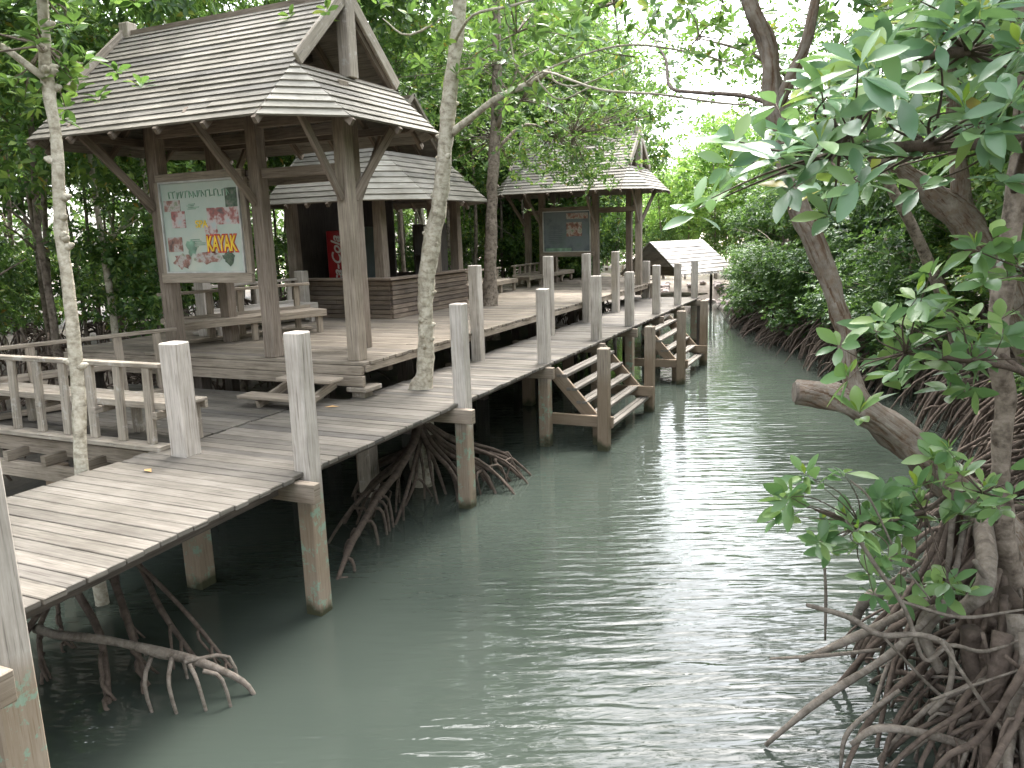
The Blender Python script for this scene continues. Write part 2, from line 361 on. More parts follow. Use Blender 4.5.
def rail_bench(name, label, a, b, side, zd, mat, hgt=.82, seat=True, nb=None, seat_h=.4, group=None, seat_ext=0.0, legs=True):
    a = Vector((*a, zd)); b = Vector((*b, zd)); d = (b - a); L = d.length; d.normalize(); n = Vector((-d.y, d.x, 0)) * side
    t = thing(name, label, 'bench', tuple(a), group); 
    inv = -a
    def ob(nm, mb, m, bev=.006):
        mb.v = [tuple(Vector(v) + inv) for v in mb.v]; return obj(nm, mb, M[m], t, bevel=bev)
    mb = MB(); mb.beam(a + Vector((0, 0, hgt)), b + Vector((0, 0, hgt)), .09, .045); ob('top_rail', mb, mat)
    mb = MB(); mb.beam(a + Vector((0, 0, seat_h + .03)) , b + Vector((0, 0, seat_h + .03)), .035, .07); ob('middle_rail', mb, mat)
    mb = MB(); mb.beam(a + Vector((0, 0, .035)) - n * .06, b + Vector((0, 0, .035)) - n * .06, .16, .05); ob('bottom_rail', mb, mat)
    nb = nb or max(2, int(L / .42))
    for i in range(nb):
        p = a + d * (L * (i + .55) / nb) - n * .045
        mb = MB(); mb.beam(p + Vector((0, 0, .06)), p + Vector((0, 0, hgt - .02)) + n * .03, .1, .045, tuple(n)); ob('baluster', mb, mat)
    if seat:
        mb = MB(); ex = d * seat_ext
        for k in range(3):
            o = n * (.12 + k * .15); z = Vector((0, 0, seat_h + .0))
            mb.beam(a + o + z, b + o + z + ex, .14, .04)
        ob('seat', mb, mat)
        mb = MB(); o = n * .505; z = Vector((0, 0, seat_h - .035)); mb.beam(a + o + z, b + o + z + ex, .04, .11); ob('seat_front', mb, mat)
        k = max(2, int(L / .85) + 1)
        for i in range(k):
            p = a + d * (.1 + (L + seat_ext - .2) * i / (k - 1))
            mb = MB(); mb.beam(p + n * .44 , p + n * .44 + Vector((0, 0, seat_h - .02)), .09, .07, tuple(n)); ob('leg', mb, mat)
            mb = MB(); mb.beam(p - n * .06 + Vector((0, 0, seat_h - .06)), p + n * .48 + Vector((0, 0, seat_h - .06)), .06, .07); ob('seat_bearer', mb, mat)
    return t
rail_bench('railing_bench', 'pale slatted railing bench nearest the camera, ending at the square post beside the boardwalk', (-5.3, -.12), (-1.72, -.12), 1, D, 'rail', nb=9, seat_ext=.0, group='railing benches of the alcove')
rail_bench('railing_bench', 'shaded railing bench closing the far left end of the alcove deck below the platform', (-4.15, 2.3), (-4.95, -.05), -1, D, 'grey', group='railing benches of the alcove')

# raised platform under the pavilions
pf = thing('raised_platform', 'raised timber platform carrying the pavilions, one step above the boardwalk', 'platform', (0, 0, 0))
mb = MB(); planks(mb, -6.7, -1.27, 2.5, 16.2, P, w=.14); planks(mb, -6.7, -1.75, 16.2, 19.5, P, w=.14); obj('deck', mb, M['deckold'], pf, bevel=.005)
mb = MB(); mb.box(-6.7, -1.3, 2.46, 2.53, P - .155, P - .045); obj('front_board', mb, M['grey'], pf, bevel=.006)
mb = MB(); mb.box(-6.7, -1.26, 2.42, 2.49, P - .29, P - .16); obj('front_board', mb, M['grey'], pf, bevel=.006)
mb = MB(); mb.box(-1.33, -1.28, 2.54, 16.2, P - .13, P - .045); obj('side_board', mb, M['grey'], pf, bevel=.006)
for y in (5.45, 8.5, 10.7, 12.85): 
    wpost(pf, -1.2, y, D - .5, {5.45: 2.78, 8.5: 2.8, 10.7: 2.77, 12.85: 2.74}[y], .17)
wpost(pf, -1.38, 2.6, -.5, P - .3, .2, 'rail')
mb = MB(); mb.box(-1.5, -1.2, 2.4, 2.75, P - .36, P - .3); obj('bearing_block', mb, M['rail'], pf, bevel=.01)
for x in (-6.4, -4.2, -2.6):
    for y in (2.7, 5.5, 8.3, 11, 13.6, 16): 
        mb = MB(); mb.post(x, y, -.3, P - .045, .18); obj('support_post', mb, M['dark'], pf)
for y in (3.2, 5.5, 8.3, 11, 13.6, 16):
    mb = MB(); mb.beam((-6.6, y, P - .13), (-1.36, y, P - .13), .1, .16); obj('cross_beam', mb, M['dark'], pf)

# little step up to the platform
st = thing('wooden_step', 'low two-tread wooden step between the boardwalk and the raised platform', 'step', (-1.9, 2.1, D))
for (y, z, xa, xb) in ((-.36, .1, -.62, .42), (-.02, .27, -.3, .52)):
    mb = MB(); mb.box(xa, xb, y - .13, y + .13, z, z + .04); obj('tread', mb, M['grey'], st, bevel=.006)
for x in (-.35, .3):
    mb = MB(); mb.beam((x, -.44, .03), (x, .22, .2), .05, .1); obj('stringer', mb, M['grey'], st, bevel=.004)

# benches on the platform
rail_bench('railing_bench', 'long grey railing bench on the platform under the kayak board', (-5.15, 2.95), (-4.25, 5.25), -1, P, 'grey', hgt=.78, nb=5, seat_h=.36)
rb = rail_bench('railing_bench', 'whitish railing bench behind the long platform bench, between two white posts', (-5.75, 4.2), (-5.5, 6.45), -1, P, 'white', hgt=.78, nb=6, seat_h=.34)
for x, y in ((-5.55, 4.2), (-5.45, 6.55)):
    mb = MB(); mb.post(x + 5.75, y - 4.2, 0, .93, .19); obj('post', mb, M['white'], rb, bevel=.01)
rail_bench('railing_bench', 'dark low railing bench along the back of the platform, nearer of two', (-4.75, 11.2), (-4.75, 13.9), -1, P, 'grey', hgt=.6, nb=8, seat_h=.3)
rail_bench('railing_bench', 'dark low railing bench at the back of the platform, beyond the slender trunk', (-4.7, 14.6), (-4.7, 18.2), -1, P, 'grey', hgt=.6, nb=10, seat_h=.3)
# small bench at the far end of the walkway
t = thing('bench', 'small plain bench at the far end of the boardwalk', 'bench', (-1.55, 16.7, D))
mb = MB(); mb.box(-.45, .35, -.2, .2, .38, .43); obj('seat', mb, M['grey'], t)
for x in (-.38, .28):
    mb = MB(); mb.box(x - .04, x + .04, -.16, .16, 0, .378); obj('leg', mb, M['grey'], t)

# ------------------------------------------------------------------ steps down to the water
def water_steps(y0, y1, label):
    t = thing('water_steps', label, 'steps', (0, y0, 0), 'steps from the boardwalk down to the water'); W = y1 - y0
    lv = [(1.1, .1), (.9, .26), (.7, .42), (.5, .58), (.3, .75)]
    for z, x in lv:
        mb = MB(); zz = z + random.uniform(-.006, .006)
        mb.beam((x - .035, .14, zz - .02), (x - .035, W - .06, zz - .02), .075, .05); mb.beam((x + .055, .14, zz - .02), (x + .055, W - .06, zz - .02), .085, .05)
        obj('tread', mb, M['deck'], t, bevel=.006)
    for y in (.18, W - .12):
        mb = MB(); mb.beam((-.03, y, 1.14), (.8, y, .22), .06, .2); obj('stringer', mb, M['postlow'], t, bevel=.006)
        mb = MB(); mb.beam((-.2, y - .1, .42), (.95, y - .1, .42), .07, .17); obj('brace_rail', mb, M['postlow'], t, bevel=.006)
    for y in (.02, W): wpost(t, .82, y, -.9, 1.55, .17, 'postlow')
    mb = MB(); mb.post(.62, .3, -.9, .3, .1); obj('support_post', mb, M['postlow'], t)
    return t
water_steps(5.5, 8.2, 'nearer flight of five plank steps dropping from the boardwalk to the water')
water_steps(10.85, 13.3, 'farther flight of plank steps dropping from the boardwalk to the water')

# ------------------------------------------------------------------ pavilions
def roof_face(mb, A, B, C, Dv, n, th=.028, pieces=3, lift=.03):
    """board courses on quad A-B (eave) to D-C (ridge); A,D left, B,C right (C may equal D)"""
    A, B, C, Dv = map(Vector, (A, B, C, Dv))
    nrm = (B - A).cross(Dv - A).normalized()
    if nrm.z < 0: nrm = -nrm
    for k in range(n):
        t0, t1 = k / n, min(1, (k + 1.22) / n)
        a0, b0 = A.lerp(Dv, t0), B.lerp(C, t0); a1, b1 = A.lerp(Dv, t1), B.lerp(C, t1)
        L = (b0 - a0).length; pc = max(1, int(L / 1.3)) if pieces else 1
        cuts = sorted([0, 1] + [random.uniform(.05, .95) for _ in range(pc - 1)])
        for u0, u1 in zip(cuts, cuts[1:]):
            if u1 - u0 < .02: continue
            up = nrm * (lift + random.uniform(-.003, .006)); lo = nrm * .004
            p = [a0.lerp(b0, u0), a0.lerp(b0, u1), a1.lerp(b1, u1), a1.lerp(b1, u0)]
            # corners: end u0 : (bottom-low, bottom-up, top-up, top-low)
            c = [p[0] + up - nrm * th, p[3] + lo - nrm * .006, p[3] + lo + nrm * .006, p[0] + up,
                 p[1] + up - nrm * th, p[2] + lo - nrm * .006, p[2] + lo + nrm * .006, p[1] + up]
            mb.hexa(c)
def dutch_roof(par, cx, cy, lx, ly, c, ze, slope=.93, courses=20, mat='shingle', gable=True):
    """rectangle lx by ly with chamfered corners c; gabled main roof along x, skirts at both ends"""
    r = thing_part(par, 'roof')
    x0, x1, y0, y1 = cx - lx / 2, cx + lx / 2, cy - ly / 2, cy + ly / 2
    h = ly / 2 * slope; zr = ze + h; zc = ze + c * slope
    cs = max(3, round(courses * c / (ly / 2)))
    a, b = x0 + c, x1 - c
    for nm, s in (('front', -1), ('back', 1)):
        mb = MB(); ye = y0 if s < 0 else y1
        roof_face(mb, (a - .05, ye, ze), (b, ye, ze), (b + .05, cy, zr), (a - .05, cy, zr), courses)
        if s > 0: pass
        obj('roof_slope', mb, M[mat], r)
    for sx, xe, xi in ((1, x1, b), (-1, x0, a)):
        mb = MB(); roof_face(mb, (xe, y0 + c, ze), (xe, y1 - c, ze), (xi, y1 - c, zc), (xi, y0 + c, zc), cs, pieces=2)
        obj('end_skirt', mb, M[mat], r)
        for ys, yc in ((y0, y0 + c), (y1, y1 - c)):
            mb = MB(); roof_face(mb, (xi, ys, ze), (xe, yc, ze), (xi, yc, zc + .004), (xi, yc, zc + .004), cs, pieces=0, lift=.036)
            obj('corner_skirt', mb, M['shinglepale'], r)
        # gable: barge boards, king post, dark backing set back, lattice battens
        xg = xi + sx * .07
        for s in (-1, 1):
            mb = MB(); e = .12
            mb.beam((xg, cy + s * (ly / 2 - c + .03), zc + .03), (xg, cy - s * e * .15, zr + .04 + e * .12), .05, .15 if gable else .07)
            obj('barge_board', mb, M['rail'], r, bevel=.008)
        if not gable: continue
        mb = MB(); mb.post(xi + sx * .03, cy, zc - .02, zr + .16, .17); obj('king_post', mb, M['rail'], r, bevel=.01)
        for k in range(1, 4):
            hw = (ly / 2 - c) * (1 - k / 4); z = zc + (zr - zc) * k / 4
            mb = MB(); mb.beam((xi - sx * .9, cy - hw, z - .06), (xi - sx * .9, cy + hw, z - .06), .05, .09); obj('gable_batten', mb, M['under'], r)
        mb = MB(); ww = ly / 2 - c
        mb.beam((xi - sx * .02, cy - ww, zc - .03), (xi - sx * .02, cy + ww, zc - .03), .07, .08); obj('gable_sill', mb, M['pav'], r)
    # rafters below the boards
    nr = max(4, int(lx / .75))
    for i in range(nr):
        x = a + (b - a) * i / (nr - 1)
        for s in (-1, 1):
            mb = MB(); mb.beam((x, cy + s * (ly / 2 + .02), ze - .05), (x, cy, zr - .07), .05, .08); obj('rafter', mb, M['pav'], r)
    for sx, xe, xi in ((1, x1, b), (-1, x0, a)):
        for y in (y0 + c + .03, cy, y1 - c - .03):
            mb = MB(); mb.beam((xe + sx * .02, y, ze - .05), (xi, y, zc - .07), .05, .08); obj('rafter', mb, M['pav'], r)
    # eave plate running round, slightly inside
    q = .35; e = [(a, y0 + q), (b, y0 + q), (x1 - q, y0 + c), (x1 - q, y1 - c), (b, y1 - q), (a, y1 - q), (x0 + q, y1 - c), (x0 + q, y0 + c)]
    for (ax_, ay_), (bx_, by_) in zip(e, e[1:] + e[:1]):
        mb = MB(); z = ze + q * slope - .16; mb.beam((ax_, ay_, z), (bx_, by_, z), .07, .1); obj('eave_plate', mb, M['pav'], r)
    mb = MB(); mb.beam((a, cy, zr - .02), (b, cy, zr - .02), .08, .14); obj('ridge_beam', mb, M['pav'], r)
    return zr
def thing_part(par, name):
    o = bpy.data.objects.new(name, None); COL.objects.link(o); o.parent = par; return o

def pavilion(loc, label, spire=False, zoff=0):
    t = thing('pavilion', label, 'pavilion', loc, 'open timber pavilions on the platform')
    # local origin = platform level at (0,0); world offset for the first is (0,0,P)
    posts = [(-1.48, 2.66), (-2.78, 2.62), (-4.5, 2.62), (-5.3, 3.3), (-2.06, 3.62), (-4.6, 3.75)]
    for i, (x, y) in enumerate(posts):
        mb = MB(); mb.post(x, y, 0, 3.05 + zoff + (0.28 if 2.4 < y < 3.5 else .4), .18, .17, (0, 0)); obj('post', mb, M['pav' if i else 'grey'] if i != 2 else M['pav'], t, bevel=.01)
    # tie beams
    z = 2.34 + zoff
    for p, q in ((0, 1), (1, 2), (2, 3), (3, 5), (5, 4), (4, 0)):
        mb = MB(); a, b = posts[p], posts[q]; mb.beam((*a, z), (*b, z), .07, .12); obj('tie_beam', mb, M['pav'], t, bevel=.006)
        mb = MB(); mb.beam((*a, z + .62), (*b, z + .62), .09, .14); obj('wall_plate', mb, M['pav'], t, bevel=.006)
    # knee braces up to the eaves
    for (x, y), (ex, ey) in ((posts[0], (-1.42, 1.75)), (posts[0], (-1.1, 3.35)), (posts[1], (-2.75, 1.5)), (posts[2], (-4.65, 1.5)), (posts[3], (-5.8, 2.7)), (posts[4], (-2.1, 4.5)), (posts[5], (-4.7, 4.6))):
        d = Vector((ex - x, ey - y)).normalized() * .1
        mb = MB(); mb.beam((x + d.x, y + d.y, 1.98 + zoff), (ex, ey, 2.98 + zoff), .05, .1); obj('knee_brace', mb, M['pav'], t, bevel=.005)
    zr = dutch_roof(t, -3.4, 3.03, 4.95, 3.36, .69, 2.8 + zoff)
    if spire:
        for sx in (-1, 1):
            pass
    return t
p1 = pavilion((0, 0, P), 'nearest open timber pavilion with a plank roof and square gable opening')
p3 = copy_tree(p1); p3.location = (-.06, 13.15, P - .28); p3.scale = (.93, 1, 1); p3['label'] = 'farthest open timber pavilion, partly behind hanging leaves, beyond the kiosk'

def text_mesh(s, size, shear=0.0, ext=.002, off=.02):
    cu = bpy.data.curves.new('t', 'FONT'); cu.body = s; cu.size = size; cu.shear = shear; cu.extrude = ext; cu.align_x = 'CENTER'; cu.align_y = 'CENTER'; cu.offset = size * off
    o = bpy.data.objects.new('t', cu); COL.objects.link(o)
    me = bpy.data.meshes.new_from_object(o); bpy.data.objects.remove(o); return me
def text(name, s, size, mat, parent, loc, rot=(PI / 2, 0, 0), shear=0.0, sc=(1, 1, 1), ext=.002, off=.02):
    me = text_mesh(s, size, shear, ext, off); me.materials.clear(); me.materials.append(mat)
    o = link(name, me, parent, loc); o.rotation_euler = rot; o.scale = sc; return o
def photo_mat(name, cols, scale):
    m, nt, b, N, L = nmat(name); tc = N('ShaderNodeTexCoord')
    n = N('ShaderNodeTexNoise', Scale=float(scale), Detail=4.0, Roughness=.6); L(tc.outputs['Object'], n.inputs['Vector'])
    k = len(cols); r = ramp(N, [(.32 + .36 * i / (k - 1), c) for i, c in enumerate(cols)]); r.color_ramp.interpolation = 'EASE'
    L(n.outputs[0], r.inputs[0]); L(r.outputs[0], b.inputs['Base Color']); b.inputs['Roughness'].default_value = .25; return m
M['poster'] = photo_mat('poster_paper', [(.34, .42, .36), (.42, .48, .42), (.48, .5, .42)], 1.6)
M['posterdk'] = photo_mat('poster_blue', [(.09, .11, .12), (.15, .175, .19), (.12, .16, .15)], 2.2)
M['phred'] = photo_mat('photo_print', [(.1, .08, .08), (.3, .1, .09), (.5, .42, .4), (.4, .45, .45)], 7)
M['phbrown'] = photo_mat('photo_print_brown', [(.1, .06, .05), (.26, .13, .1), (.42, .38, .35), (.2, .24, .15)], 8)
M['phgrn'] = photo_mat('photo_print_green', [(.02, .03, .025), (.05, .09, .05), (.14, .15, .12)], 12)
M['yellow'] = flat('yellow_ink', (.8, .55, .04), .4); M['redink'] = flat('red_ink', (.5, .05, .03), .4)
M['greenink'] = flat('green_ink', (.2, .34, .24), .4, noise_amt=.5); M['inkdk'] = flat('dark_ink', (.05, .06, .06), .4)
M['alu'] = flat('frame_metal', (.5, .5, .48), .4, .4)
M['glass'] = None
def board_frame(t, w, h, zc, mat, inner='alu'):
    for nm, a, b, ww in (('top_rail', (-w / 2 - .06, 0, h / 2 + .05), (w / 2 + .06, 0, h / 2 + .05), .11), ('bottom_rail', (-w / 2 - .1, -.03, -h / 2 - .06), (w / 2 + .1, -.03, -h / 2 - .06), .13),
                         ('side_rail', (-w / 2 - .045, -.002, -h / 2), (-w / 2 - .045, -.002, h / 2), .09), ('side_rail', (w / 2 + .045, -.002, -h / 2), (w / 2 + .045, -.002, h / 2), .09)):
        mb = MB(); mb.beam(a, b, .07 if 'side' not in nm else .09, ww if 'side' not in nm else .07); obj(nm, mb, M[mat], t, bevel=.006)
    mb = MB()
    for a, b in (((-w / 2, -.045, h / 2 - .012), (w / 2, -.045, h / 2 - .012)), ((-w / 2, -.045, -h / 2 + .012), (w / 2, -.045, -h / 2 + .012)), ((-w / 2 + .012, -.046, -h / 2), (-w / 2 + .012, -.046, h / 2)), ((w / 2 - .012, -.046, -h / 2), (w / 2 - .012, -.046, h / 2))):
        mb.beam(a, b, .024, .024)
    obj('trim', mb, M[inner], t)
def rectp(mb, x0, x1, z0, z1, y): mb.box(x0, x1, y - .002, y, z0, z1)
ib = thing('notice_board', 'large framed kayak poster board with photos, hung between posts of the nearest pavilion', 'notice board', (-3.68, 2.52, 3.45), 'framed boards hung in the pavilions')
w, h = 1.38, 1.2
board_frame(ib, w, h, 0, 'grey')
mb = MB(); mb.box(-w / 2, w / 2, -.03, -.005, -h / 2, h / 2); pp = obj('poster', mb, M['poster'], ib)
def up(fx, fy): return (-w / 2 + fx * w, h / 2 - fy * h)       # fractions from the poster's top-left corner
def pic(name, fx0, fy0, fx1, fy1, mat, y=-.033):
    x0, z1 = up(fx0, fy0); x1, z0 = up(fx1, fy1); mb = MB(); rectp(mb, x0, x1, z0, z1, y); obj(name, mb, M[mat], pp)
pic('photo', .04, .2, .25, .32, 'phbrown'); pic('photo', .12, .32, .3, .5, 'phred'); pic('photo', .04, .6, .23, .76, 'phbrown')
pic('photo', .58, .3, .97, .48, 'phred'); pic('photo', .82, .1, .99, .3, 'phgrn')
def blob(name, fx, fy, rx, ry, mat, y=-.036, seed=0):
    mb = MB(); rs = random.Random(seed); x, z = up(fx, fy); n = 18
    pts = [(x + math.cos(2 * PI * k / n) * rx * rs.uniform(.6, 1.2), y, z + math.sin(2 * PI * k / n) * ry * rs.uniform(.6, 1.2)) for k in range(n)]
    for k in range(n): mb.face([(x, y, z), pts[k], pts[(k + 1) % n]])
    obj(name, mb, M[mat], pp)
blob('paddler_picture', .62, .52, .13, .1, 'phred', seed=3); blob('paddler_picture', .2, .86, .17, .11, 'phbrown', seed=5)
blob('boat_picture', .55, .83, .3, .09, 'phbrown', seed=9); blob('boat_picture', .8, .84, .1, .1, 'phgrn', seed=11); blob('plant_picture', .34, .72, .09, .12, 'greenink', seed=2)
x, z = up(.75, .69)
text('lettering', 'KAYAK', .2, M['redink'], pp, (x - .03, -.037, z), sc=(.78, 1.4, 1), off=.09); text('lettering', 'KAYAK', .2, M['yellow'], pp, (x - .03, -.042, z), sc=(.78, 1.4, 1))
x, z = up(.5, .47); text('lettering', 'SPA', .13, M['yellow'], pp, (x, -.037, z))
rs = random.Random(4); mb = MB()
for k in range(15):            # illegible green headline, as faint glyph strokes
    x, z = up(.12 + k * .052, .14 + .01 * rs.random()); mb.beam((x, -.036, z - .045), (x + rs.uniform(-.01, .01), -.036, z + .04), .014, .004, (0, 1, 0))
    mb.beam((x, -.036, z + rs.choice((-.04, .035))), (x + .045, -.036, z + rs.choice((-.03, .04))), .012, .004, (0, 1, 0))
for k in range(9):
    x, z = up(.33 + rs.random() * .03, .25 + k * .017 if k < 4 else .55 + k * .02); mb.beam((x, -.036, z), (x + rs.uniform(.1, .24), -.036, z), .01, .004, (0, 1, 0))
obj('headline', mb, M['greenink'], pp)
ib2 = thing('notice_board', 'smaller bluish picture board hung in the farthest pavilion', 'notice board', (-3.47, 15.68, 3.24), 'framed boards hung in the pavilions')
w, h = 1.42, 1.14
board_frame(ib2, w, h, 0, 'pav')
mb = MB(); mb.box(-w / 2, w / 2, -.03, -.005, -h / 2, h / 2); pp = obj('poster', mb, M['posterdk'], ib2)
pic('photo', .5, .28, .82, .62, 'phbrown'); blob('figure_picture', .68, .78, .17, .22, 'posterdk', seed=8); pic('photo', .03, .12, .45, .5, 'posterdk'); pic('title_band', .5, .06, .95, .2, 'phbrown')
mb = MB()
for k in range(7):
    x, z = up(.12, .5 + k * .045); mb.beam((x, -.036, z), (x + .42, -.036, z), .012, .004, (0, 1, 0))
obj('text_lines', mb, M['inkdk'], pp); pic('ground_band', .05, .9, .6, .97, 'greenink')

# kiosk: boarded counter below a chamfered plank roof
kk = thing('kiosk', 'boarded drinks kiosk with a wraparound counter and a broad plank roof', 'kiosk', (0, 0, P))
def siding(a, b, z0, z1, name='counter_wall'):
    mb = MB(); z = z0; a = Vector(a); b = Vector(b); d = (b - a).normalized(); n = Vector((d.y, -d.x, 0))
    while z < z1 - .02:
        hh = .088; L = (b - a).length; cuts = [0] + sorted(random.uniform(.1, .9) * L for _ in range(2)) + [L]
        for u, v in zip(cuts, cuts[1:]):
            o = n * random.uniform(.0, .012)
            mb.beam(a + d * u + o + Vector((0, 0, z + hh / 2)), a + d * v + o + Vector((0, 0, z + hh / 2)), .04, hh - .016)
        z += hh
    mb.beam(a - n * .03 + Vector((0, 0, (z0 + z1) / 2)), b - n * .03 + Vector((0, 0, (z0 + z1) / 2)), .02, z1 - z0 - .01)
    o = obj(name, mb, M['siding'], kk); return o
siding((-6.1, 6.95, 0), (-3.74, 6.95, 0), .0, .72); siding((-3.72, 6.95, 0), (-3.72, 9.95, 0), .0, .72); siding((-3.74, 9.95, 0), (-6.1, 9.95, 0), 0, .72); siding((-6.13, 9.95, 0), (-6.13, 6.95, 0), 0, .72)
for a, b in (((-6.2, 6.94), (-3.66, 6.94)), ((-3.73, 6.8), (-3.73, 10.0))):
    mb = MB(); mb.beam((*a, .745), (*b, .745 + .001), .22, .045); obj('counter_top', mb, M['siding'], kk, bevel=.006)
for x, y in ((-6.0, 7.08), (-4.0, 7.12), (-3.88, 8.9), (-3.88, 9.85), (-5.62, 9.85)):
    mb = MB(); mb.post(x, y, 0, 2.6, .22, .17); obj('post', mb, M['pav'], kk, bevel=.01)
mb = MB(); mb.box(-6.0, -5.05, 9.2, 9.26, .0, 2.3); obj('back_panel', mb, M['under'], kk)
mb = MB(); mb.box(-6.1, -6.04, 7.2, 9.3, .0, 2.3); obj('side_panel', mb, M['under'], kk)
dutch_roof(kk, -4.95, 8.5, 3.95, 4.5, 1.05, 2.14, slope=.9, courses=20, gable=False)
# drinks cooler inside
M['red'] = flat('red_enamel', (.33, .012, .018), .3); M['whitepaint'] = flat('white_enamel', (.6, .58, .56), .4, noise_amt=.08)
m, nt, b, N, L = nmat('cooler_glass'); b.inputs['Base Color'].default_value = (.15, .22, .2, 1); b.inputs['Roughness'].default_value = .08; M['coolglass'] = m
dc = thing('drinks_cooler', 'upright red drinks cooler with white script lettering and a glass door in the kiosk', 'cooler', (-5.22, 7.95, P))
mb = MB(); mb.box(-.4, .1, -.35, .35, .05, 1.66); obj('cabinet', mb, M['red'], dc, bevel=.02)
mb = MB(); mb.box(.1, .44, -.35, .35, .05, 1.72); dr = obj('door', mb, M['inkdk'], dc, bevel=.02)
mb = MB(); mb.box(.16, .40, -.362, -.352, .2, 1.42); obj('glass', mb, M['coolglass'], dr)
mb = MB(); mb.box(.14, .42, -.364, -.352, 1.46, 1.66); obj('header', mb, M['yellow'], dr)
mb = MB(); mb.box(.118, .135, -.39, -.352, .6, 1.1); obj('handle', mb, M['alu'], dr)
text('lettering', 'Coca-Cola', .3, M['whitepaint'], dc, (-.16, -.353, .9), rot=(PI / 2, -PI / 2, 0), shear=.35)
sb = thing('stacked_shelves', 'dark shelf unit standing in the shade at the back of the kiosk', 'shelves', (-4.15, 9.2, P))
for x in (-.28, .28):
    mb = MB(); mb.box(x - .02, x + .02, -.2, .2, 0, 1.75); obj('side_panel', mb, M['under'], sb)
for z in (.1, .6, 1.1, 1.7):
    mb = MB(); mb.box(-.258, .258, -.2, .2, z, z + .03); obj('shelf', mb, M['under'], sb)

# ------------------------------------------------------------------ thatched hut at the far bank
M['thatch'] = wood('thatch', (0.357, 0.341, 0.318), (0.619, 0.603, 0.580), vary=.25, rough=.9, bump=.6)
def hut():
    t = thing('thatched_hut', 'small open hut with a pale thatched gable roof standing at the far water edge', 'hut', (-2.74, 26.48, 0)); t.rotation_euler = (0, 0, R(69.6))
    rl, hw, ze, zr = 1.95, 1.4, 1.5, 2.74
    rf = thing_part(t, 'roof')
    for s in (-1, 1):
        mb = MB()
        roof_face(mb, (-rl, s * hw, ze), (rl * 1.06, s * hw, ze), (rl * .95, 0, zr), (-rl, 0, zr), 9, th=.03, pieces=3, lift=.035)
        obj('thatch_slope', mb, M['thatch'], rf)
        mb = MB(); rs = random.Random(2)
        for k in range(70):
            x = -rl + rs.random() * rl * 2.1; mb.beam((x, s * (hw - .03), ze + .04), (x + rs.uniform(-.03, .03), s * (hw + .08), ze - rs.uniform(.05, .12)), .03, .006)
        obj('thatch_fringe', mb, M['thatch'], rf)
    for sx in (-1, 1):
        for s in (-1, 1):
            mb = MB(); mb.beam((sx * rl * .98, s * hw * .98, ze - .03), (sx * rl * .98, 0, zr - .04), .05, .06); obj('rafter', mb, M['pav'], rf)
            mb = MB(); mb.post(sx * 1.2, s * .85, -1.0, 2.0, .08); obj('pole', mb, M['dark'], t)
        mb = MB(); mb.beam((sx * .85, -.8, ze + .1), (sx * .85, .8, ze + .1), .06, .08); obj('tie_beam', mb, M['pav'], t)
    mb = MB(); mb.box(-.95, .95, -.85, .85, .55, .6); obj('floor', mb, M['grey'], t)
    mb = MB(); mb.box(-.95, -.9, -.85, .85, 1.4, 1.75); obj('gable_screen', mb, M['pav'], t)
hut()
rl = thing('bank_railing', 'low pale railing along the sunny far bank behind the hut', 'railing', (-5, 32.2, .75))
for z in (.4, .75):
    mb = MB(); mb.beam((-6, -1.2, z), (5.6, 1.6, z - .1), .06, .08); obj('rail', mb, M['thatch'], rl)
for k in range(9):
    u = k / 8; mb = MB(); mb.post(-6 + 11.6 * u, -1.2 + 2.8 * u, -.3, .82 - .1 * u, .09); obj('post', mb, M['rail'], rl)
M['rock'] = flat('rock', (.42, .35, .32), .9, noise_amt=.4, scale=6)
import bmesh
def rock_mesh(seed):
    bm = bmesh.new(); bmesh.ops.create_icosphere(bm, subdivisions=2, radius=.5)
    for v in bm.verts: v.co *= 1 + .45 * noise.noise(v.co * 2.2 + Vector((seed * 3, 0, 0))); v.co.z *= .65
    me = bpy.data.meshes.new('rock'); bm.to_mesh(me); bm.free(); me.materials.append(M['rock']); return me
rocks = [rock_mesh(k) for k in range(4)]; rs = random.Random(5)
for k in range(46):
    y = 29.0 + rs.random() * 1.6; x = -6.0 + rs.random() * 6.6
    if k > 36: x = -.6 + rs.random() * 1.8; y = 27.2 + rs.random() * 2
    s = rs.uniform(.18, .48)
    o = link('rock', rocks[k % 4], None, (x, y, max(0, gz(x, y)) + .02), rs.random() * 6, (s, s * rs.uniform(.7, 1.2), s))
    tag(o, 'broken rock lying in the rubble along the far bank by the hut', 'rock', 'rocks along the far bank')
# fallen leaves on the deck
M['dryleaf'] = flat('dry_leaf', (.5, .3, .12), .7)
def lf(x, y, z, rz, label, s=.07):
    mb = MB(); mb.face([(-s, 0, .004), (0, -s * .42, .012), (s, 0, .006), (0, s * .42, .016)]); me = mb.mesh('leaf', M['dryleaf'])
    tag(link('fallen_leaf', me, None, (x, y, z + .006), rz), label, 'leaf', 'fallen leaves on the boards')
lf(-1.35, 1.9, D, .4, 'dry yellow leaf on the boardwalk just before the wooden step, right of a second one', .09); lf(-1.5, 1.62, D, 1.2, 'dry yellow leaf on the boardwalk nearest the wooden step, left of a second one', .06)
lf(-1.3, -.75, D + .012, -.3, 'orange dry leaf alone on the near end of the boardwalk', .07); lf(-4.0, -.2, D + .035, .2, 'orange dry leaf lying on the bottom rail of the near railing bench', .08)
